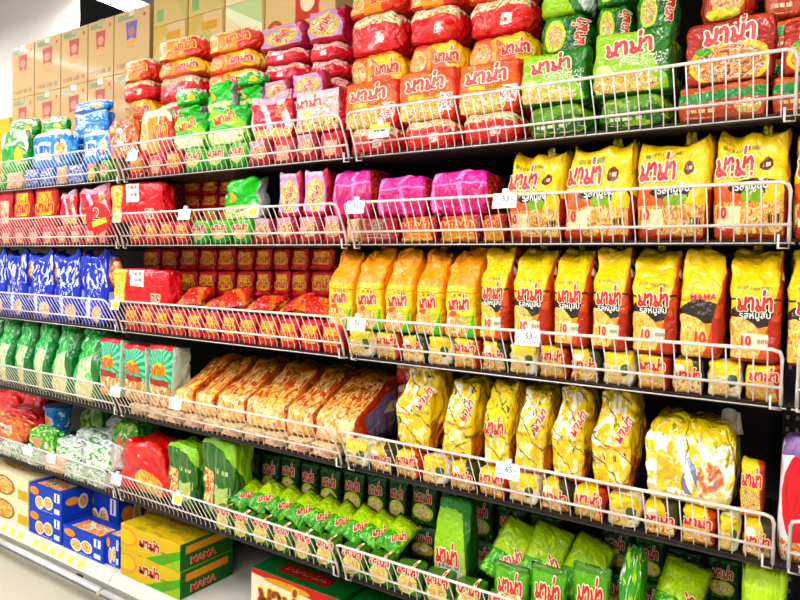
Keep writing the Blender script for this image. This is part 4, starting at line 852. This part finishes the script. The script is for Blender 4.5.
row(['royal'], [(-20, 3), (4, 25), (26, 50), (51, 77), (78, 106)], [239, 239, 240, 240, 242], .08, D3, 'royal blue noodle pack', 'on '+T+'left bay', d=.12, zmax=1.525)

# ---- fourth shelf
D4 = DECK[4]; T = 'fourth shelf, '
row(['s_pale', 's_brownlay', 's_yellow'], [340, 366, 392, 418, 446, 475, 505, 537, 570, 604, 640, 678, 716, 740, 774], None, .0655, D4, 'small pale yellow noodle pack', 'lying behind fence on '+T+'right bay', h=.081, d=.10)
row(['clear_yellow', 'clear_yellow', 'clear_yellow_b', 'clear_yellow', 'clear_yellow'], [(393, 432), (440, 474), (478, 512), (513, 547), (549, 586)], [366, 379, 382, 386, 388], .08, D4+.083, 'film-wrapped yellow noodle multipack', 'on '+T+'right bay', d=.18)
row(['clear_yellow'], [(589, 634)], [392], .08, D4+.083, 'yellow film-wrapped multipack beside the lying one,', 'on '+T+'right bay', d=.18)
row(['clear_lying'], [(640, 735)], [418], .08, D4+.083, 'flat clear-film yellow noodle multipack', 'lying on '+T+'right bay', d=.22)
row(['s_yellow'], [(738, 764)], [462], .09, D4+.083, 'small dark yellow noodle pack by the upright', 'on '+T+'right bay', d=.08)
column(392, 418, .30, [('red_block', 362, 384), ('red_block', 384, 410)], 'red_block', D4, 'red noodle brick', 'back of fourth shelf right bay', 0, d=.12)
row(['peach', 'peach', 'peach', 'peach', 'peach', 'peach_end'], [(171, 190), (191, 212), (213, 240), (241, 282), (283, 309), (310, 354)], None, .08, D4+.05, 'peach orange noodle multipack', 'on '+T+'middle bay', d=.42, h=.215)
row(['s_peach'], [124, 142, 160, 178, 197, 216, 237, 258, 281, 305, 334], None, .0655, D4, 'small peach noodle pack', 'behind fence on '+T+'middle bay', h=.048, d=.20)
row(['teal'], [(96, 118), (119, 144), (145, 171)], [338, 344, 345], .08, D4+.05, 'teal sunburst noodle multipack with red top', 'on '+T+'middle bay', d=.12)
row(['green_stripe'], [(-26, -10), (-9, 8), (9, 26), (27, 45), (46, 67), (68, 94)], [318, 318, 319, 322, 324, 328], .08, D4, 'green film noodle multipack', 'on '+T+'left bay', d=.18)
row(['redcircle'], [(778, 850)], [438], .08, D4, 'noodle multipack with red circle at right edge', 'on '+T+'rightmost bay')

# ---- fifth shelf
D5 = DECK[5]; T = 'fifth shelf, '
row(['s_olive'], [212, 230, 249, 269, 290, 312, 335], None, .0655, D5, 'small olive noodle pack with bowl', 'behind fence on '+T+'middle bay', h=.095, d=.06)
row(['s_olive'], [337, 364, 392, 421, 451, 483, 517, 552, 590, 630, 672, 716, 762], None, .0655, D5, 'small olive noodle pack with bowl', 'behind fence on '+T+'right bay', h=.095, d=.06)
for ci, (a, b, t) in enumerate([(238, 257, 452), (259, 277, 455), (278, 297, 457), (298, 316, 463), (317, 338, 468), (340, 362, 472), (364, 385, 476), (386, 406, 480), (408, 436, 484), (438, 462, 490), (466, 492, 498), (494, 524, 508), (528, 560, 516), (598, 630, 530), (632, 664, 540), (666, 701, 552), (705, 739, 560)]):
    column(a, b, .30, [('sa_green', t, t+44)], 'sa_green', D5, 'dark green bowl sachet', 'back of fifth shelf', ci, fh=.12)
lims = [(234+19*i, .15, -1.15, .5, .10+.004*(i % 3), .86+.10*R.random()) for i in range(9)] + [(496, .1, -.7, .35, .13, 1.15), (533, .15, -.7, .3, .14, 1.15), (570, .1, -.75, .3, .14, 1.15), (668, .1, -.7, .25, .14, 1.15)]
for i, (u, yw, q, ry, y, s) in enumerate(lims):
    x = Xat(u, y, D5+.1)
    make('sa_lime', (x, y, D5+.099), (s*.85, 1, s), (q+R.uniform(-.08, .08), ry+R.uniform(-.1, .1), yw), f'{ORD[i]} lime green noodle sachet from left leaning back, fifth shelf', 'noodle pack', 'lime green sachets leaning on the fifth shelf')
row(['green_standing'], [(430, 470)], [500], .135, D5+.0, 'upright pale green noodle multipack', 'on '+T+'right bay')
row(['sa_front'], [(491, 527), (528, 565), (570, 608)], [565, 567, 566], .07, D5+.0, 'front-facing green noodle sachet', 'on '+T+'right bay')
row(['dark_bundle'], [(162, 194), (196, 232)], [443, 438], .09, D5+.02, 'dark green noodle bundle', 'on '+T+'middle bay')
row(['red_pouch'], [(112, 162)], [439], .085, D5+.02, 'crumpled red noodle pouch', 'on '+T+'middle bay', d=.2)
row(['greenlump'], [(614, 640)], [553], .1, D5, 'crumpled lime green noodle pouch', 'on '+T+'right bay')
row(['sa_lime'], [(738, 785)], [568], .1, D5, 'bright lime noodle sachet', 'on '+T+'right bay')

# left bay of the fifth shelf
row(['s_crimson', 'whitegreen', 'whitegreen', 's_peach', 'whitegreen', 'whitegreen'], [-28, -4, 18, 40, 62, 84, 106], None, .0655, D5, 'small noodle pack', 'behind fence on '+T+'left bay', h=.075, d=.1)
row(['orangewhite', 'greenlump', 'whitegreen', 'whitegreen'], [(-12, 22), (24, 52), (54, 82), (83, 112)], [418, 428, 440, 443], .08, D5+.077, 'crumpled noodle multipack', 'above fence on '+T+'left bay', d=.09)
row(['red_pouch', 'whitegreen', 'whitegreen', 'whitegreen'], [(-6, 34), (35, 65), (66, 96), (97, 126)], None, .19, D5, 'low noodle multipack', 'in second row on '+T+'left bay', h=.10, d=.14)
row(['whitegreen', 'greenlump'], [(72, 104), (106, 134)], [430, 420], .19, D5+.102, 'green-white noodle multipack', 'stacked high on '+T+'left bay', d=.14)
row(['red_pouch', 'red_pouch', 'greenlump', 'whitegreen'], [(-14, 16), (17, 44), (74, 98), (100, 140)], [390, 393, 405, 415], .35, D5, 'bulky noodle pouch', 'at back of '+T+'left bay', d=.16)
row(['red_pouch'], [(-4, 34)], [408], .19, D5+.102, 'bright red noodle pouch', 'stacked on '+T+'left bay', d=.14)
p = Pat(54, 432, .24)
t = obj('noodle_tub', tub_me); t.location = (Xat(54, .24, .66), .262, D5+.101); t.scale = (.92, .92, .84)
tag(t, 'blue cup noodle tub with blue lid on the fifth shelf, left bay', 'tub'); obj('lid', lid_me, None, t)

# ---- bottom deck cartons
D6 = DECK[6]
def bx(k, u0, u1, y, z, h, label, group=None, d=None, rz=0):
    kk = K[k]; x0, x1 = Xat(u0, y, z+h/2), Xat(u1, y, z+h/2); dd = d or kk.d
    return make(k, ((x0+x1)/2, y+dd/2, z), ((x1-x0)/kk.w, dd/kk.d, h/kk.h), (0, 0, rz), label, 'carton', group)
def hh(u, v, y, z): return Pat(u, v, y).z-z
g = 'cartons on the bottom deck'
h = (hh(15, 476, .06, D6))/2
bx('box_cream', -32, 27.5, .06, D6, h, 'lower cream noodle carton on the bottom deck, far left', g); bx('box_cream', -32, 27.5, .06, D6+h+.001, h, 'upper cream noodle carton on the bottom deck, far left', g)
h = (hh(45, 488, .055, D6))/2
bx('box_blue', 29, 61.5, .055, D6, h, 'lower blue noodle carton of the stack beside the cream cartons', g, d=.15); bx('box_blue', 29, 61.5, .055, D6+h+.001, h, 'upper blue noodle carton of the stack beside the cream cartons', g, d=.15)
bx('box_blue', 63, 103, .055, D6, hh(83, 532, .055, D6), 'single low blue noodle carton in front, bottom deck', g, d=.14)
bx('box_blue', 83, 118, .21, D6, hh(103, 492, .21, D6), 'tall blue noodle carton standing behind the single low one', g, d=.14)
bx('box_blue', 106, 119, .07, D6, hh(112, 536, .07, D6), 'narrow blue noodle carton beside the yellow-green cartons', g, d=.13)
h = hh(150, 534, .05, D6)/2
bx('box_green', 120.5, 180, .05, D6, h, 'lower yellow-green noodle carton on the bottom deck', g, d=.27); bx('box_green', 120.5, 180, .05, D6+h+.001, h, 'upper yellow-green noodle carton on the bottom deck', g, d=.27)
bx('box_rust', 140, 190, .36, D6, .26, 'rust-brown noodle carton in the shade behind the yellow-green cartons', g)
bx('box_red', 251, 340, .19, D6, .15, 'red and cream carton with green top on the bottom deck', g, d=.18)
bx('box_plain_green', 343, 430, .19, D6, .14, 'green carton beside the red and cream one, bottom deck', g, d=.18)

# ---- price tags clipped to the fences
TAGW = prt('white tag print', '#f4f3f0', [('text', .12, .12, .9, .40, '#9a9a9a', 14)], coat=.2, wr=0, wob=0, var=0, rough=.4)
TAGY = prt('yellow tag print', '#f4f0dc', [('ell', .5, .5, .36, .34, '#f0e23a'), ('text', .15, .15, .85, .45, '#a8a23a', 14)], coat=.2, wr=0, wob=0, var=0, rough=.4)
TAGP = prt('promo tag print', '#f2efe6', [('rect', -.1, .62, 1.1, 1.1, '#efe26a'), ('text', .1, .15, .9, .6, '#55504a', 7)], coat=.2, wr=0, wob=0, var=0, rough=.4)
def card_me(nm, w, h, mat):
    bm = bmesh.new(); uvl = bm.loops.layers.uv.new('UVMap'); add_box(bm, -w/2, w/2, -.0008, .0008, -h, 0)
    for f in bm.faces:
        for lp in f.loops: lp[uvl].uv = (lp.vert.co.x/w+.5, lp.vert.co.z/h+1)
    me = from_bm(bm, nm); me.materials.append(mat); return me
CARD = {'w': card_me('card', .066, .040, TAGW), 'y': card_me('card_yellow', .052, .040, TAGY), 'p': card_me('card_promo', .072, .044, TAGP)}
clip_me = box_me('clip', -.008, .008, -.0015, .006, -.004, .012); clip_me.materials.append(plain('clear clip', '#e9eef0', .2, 0, .5))
tags = [(1, 380, 'p', '', 'right'), (2, 356, 'w', '53.-', 'right'), (2, 505, 'w', '53.-', 'right'), (3, 357, 'w', '53.-', 'right'), (3, 528, 'w', '53.-', 'right'), (4, 508, 'w', '65.-', 'right'),
        (1, 133, 'w', '', 'middle'), (2, 118, 'y', '', 'middle'), (2, 185, 'w', '', 'middle'), (2, 254, 'y', '', 'middle'), (3, 116, 'y', '', 'middle'), (4, 116, 'w', '', 'middle'), (4, 176, 'w', '', 'middle'),
        (5, 117, 'w', '', 'middle'), (5, 178, 'y', '', 'middle'), (5, 29, 'w', '', 'left'), (5, 52, 'w', '', 'left')]
dig = {}
cnt = {}
for l, u, kd, tx, bay in tags:
    dz = {1: -.045 if u > 200 else -.03}.get(l, .0); yy = .0-.0075+(.045/.085*-dz if dz else 0)
    o = obj('price_tag', CARD[kd]); o.location = (Xat(u, yy, RAIL[l]+dz-.02), yy, RAIL[l]+dz+.004); o.rotation_euler = (-.18, 0, 0)
    key = (l, bay, kd); i = cnt.get(key, 0); cnt[key] = i+1
    col = {'w': 'white', 'y': 'yellow and white', 'p': 'white promotional'}[kd]
    tag(o, f'{ORD[i]} {col} price tag from left on {SHELF[l]} fence, {bay} bay', 'price tag', 'price tags on the fences')
    obj('clip', clip_me, None, o)
    if tx:
        if tx not in dig:
            m = letter('price', CARD[kd], tx, .009, -.015, .030, .012, lift=.0006); m.materials.append(INK_DARK); dig[tx] = m
        obj('price', dig[tx], None, o)
# round red promotion sign
bm = bmesh.new(); bmesh.ops.create_cone(bm, cap_ends=True, segments=36, radius1=.062, radius2=.062, depth=.003, matrix=Matrix.Rotation(math.pi/2, 4, 'X'))
sg = obj('promotion_sign', from_bm(bm, 'sign'), plain('sign red', '#d3141c', .35, 0, .4)); sg.location = (Xat(98, -.02, 1.64), -.02, 1.638); sg.rotation_euler = (0, 0, .25)
tag(sg, 'round red promotion sign with the number two on the left bay fence', 'sign')
m = letter('number', sg.data, '2', -.008, .018, .030, .03, lift=.0008); m.materials.append(INK_CREAM); obj('number_outline', m, None, sg)
m = letter('number', sg.data, '2', -.008, .018, .028, .0, lift=.0014); m.materials.append(INK_DARK); obj('number', m, None, sg)
obj('yellow_bar', box_me('bar', -.034, .040, -.0024, -.0016, -.030, -.008), INK_YEL, sg).rotation_euler = (0, -.3, 0)
# yellow tickets on the sloped strip of the base
tk = box_me('ticket', -.021, .021, -.0006, .0006, -.016, .016); tk.materials.append(prt('ticket print', '#e2d978', [('text', -1, -1, 2, 2, '#7d8a4a', 120)], wr=0, coat=.1, wob=0, var=0))
for i, u in enumerate([-4, 4, 12, 20, 36, 44, 52.5, 61, 71, 81]):
    o = obj('shelf_ticket', tk); x = Xat(u, .03, .13); o.location = (x, .0305, .1285); o.rotation_euler = (-.69, 0, 0)
    tag(o, f'{ORD[i]} pale yellow ticket from left on the bottom deck strip', 'ticket', 'yellow tickets on the bottom strip')
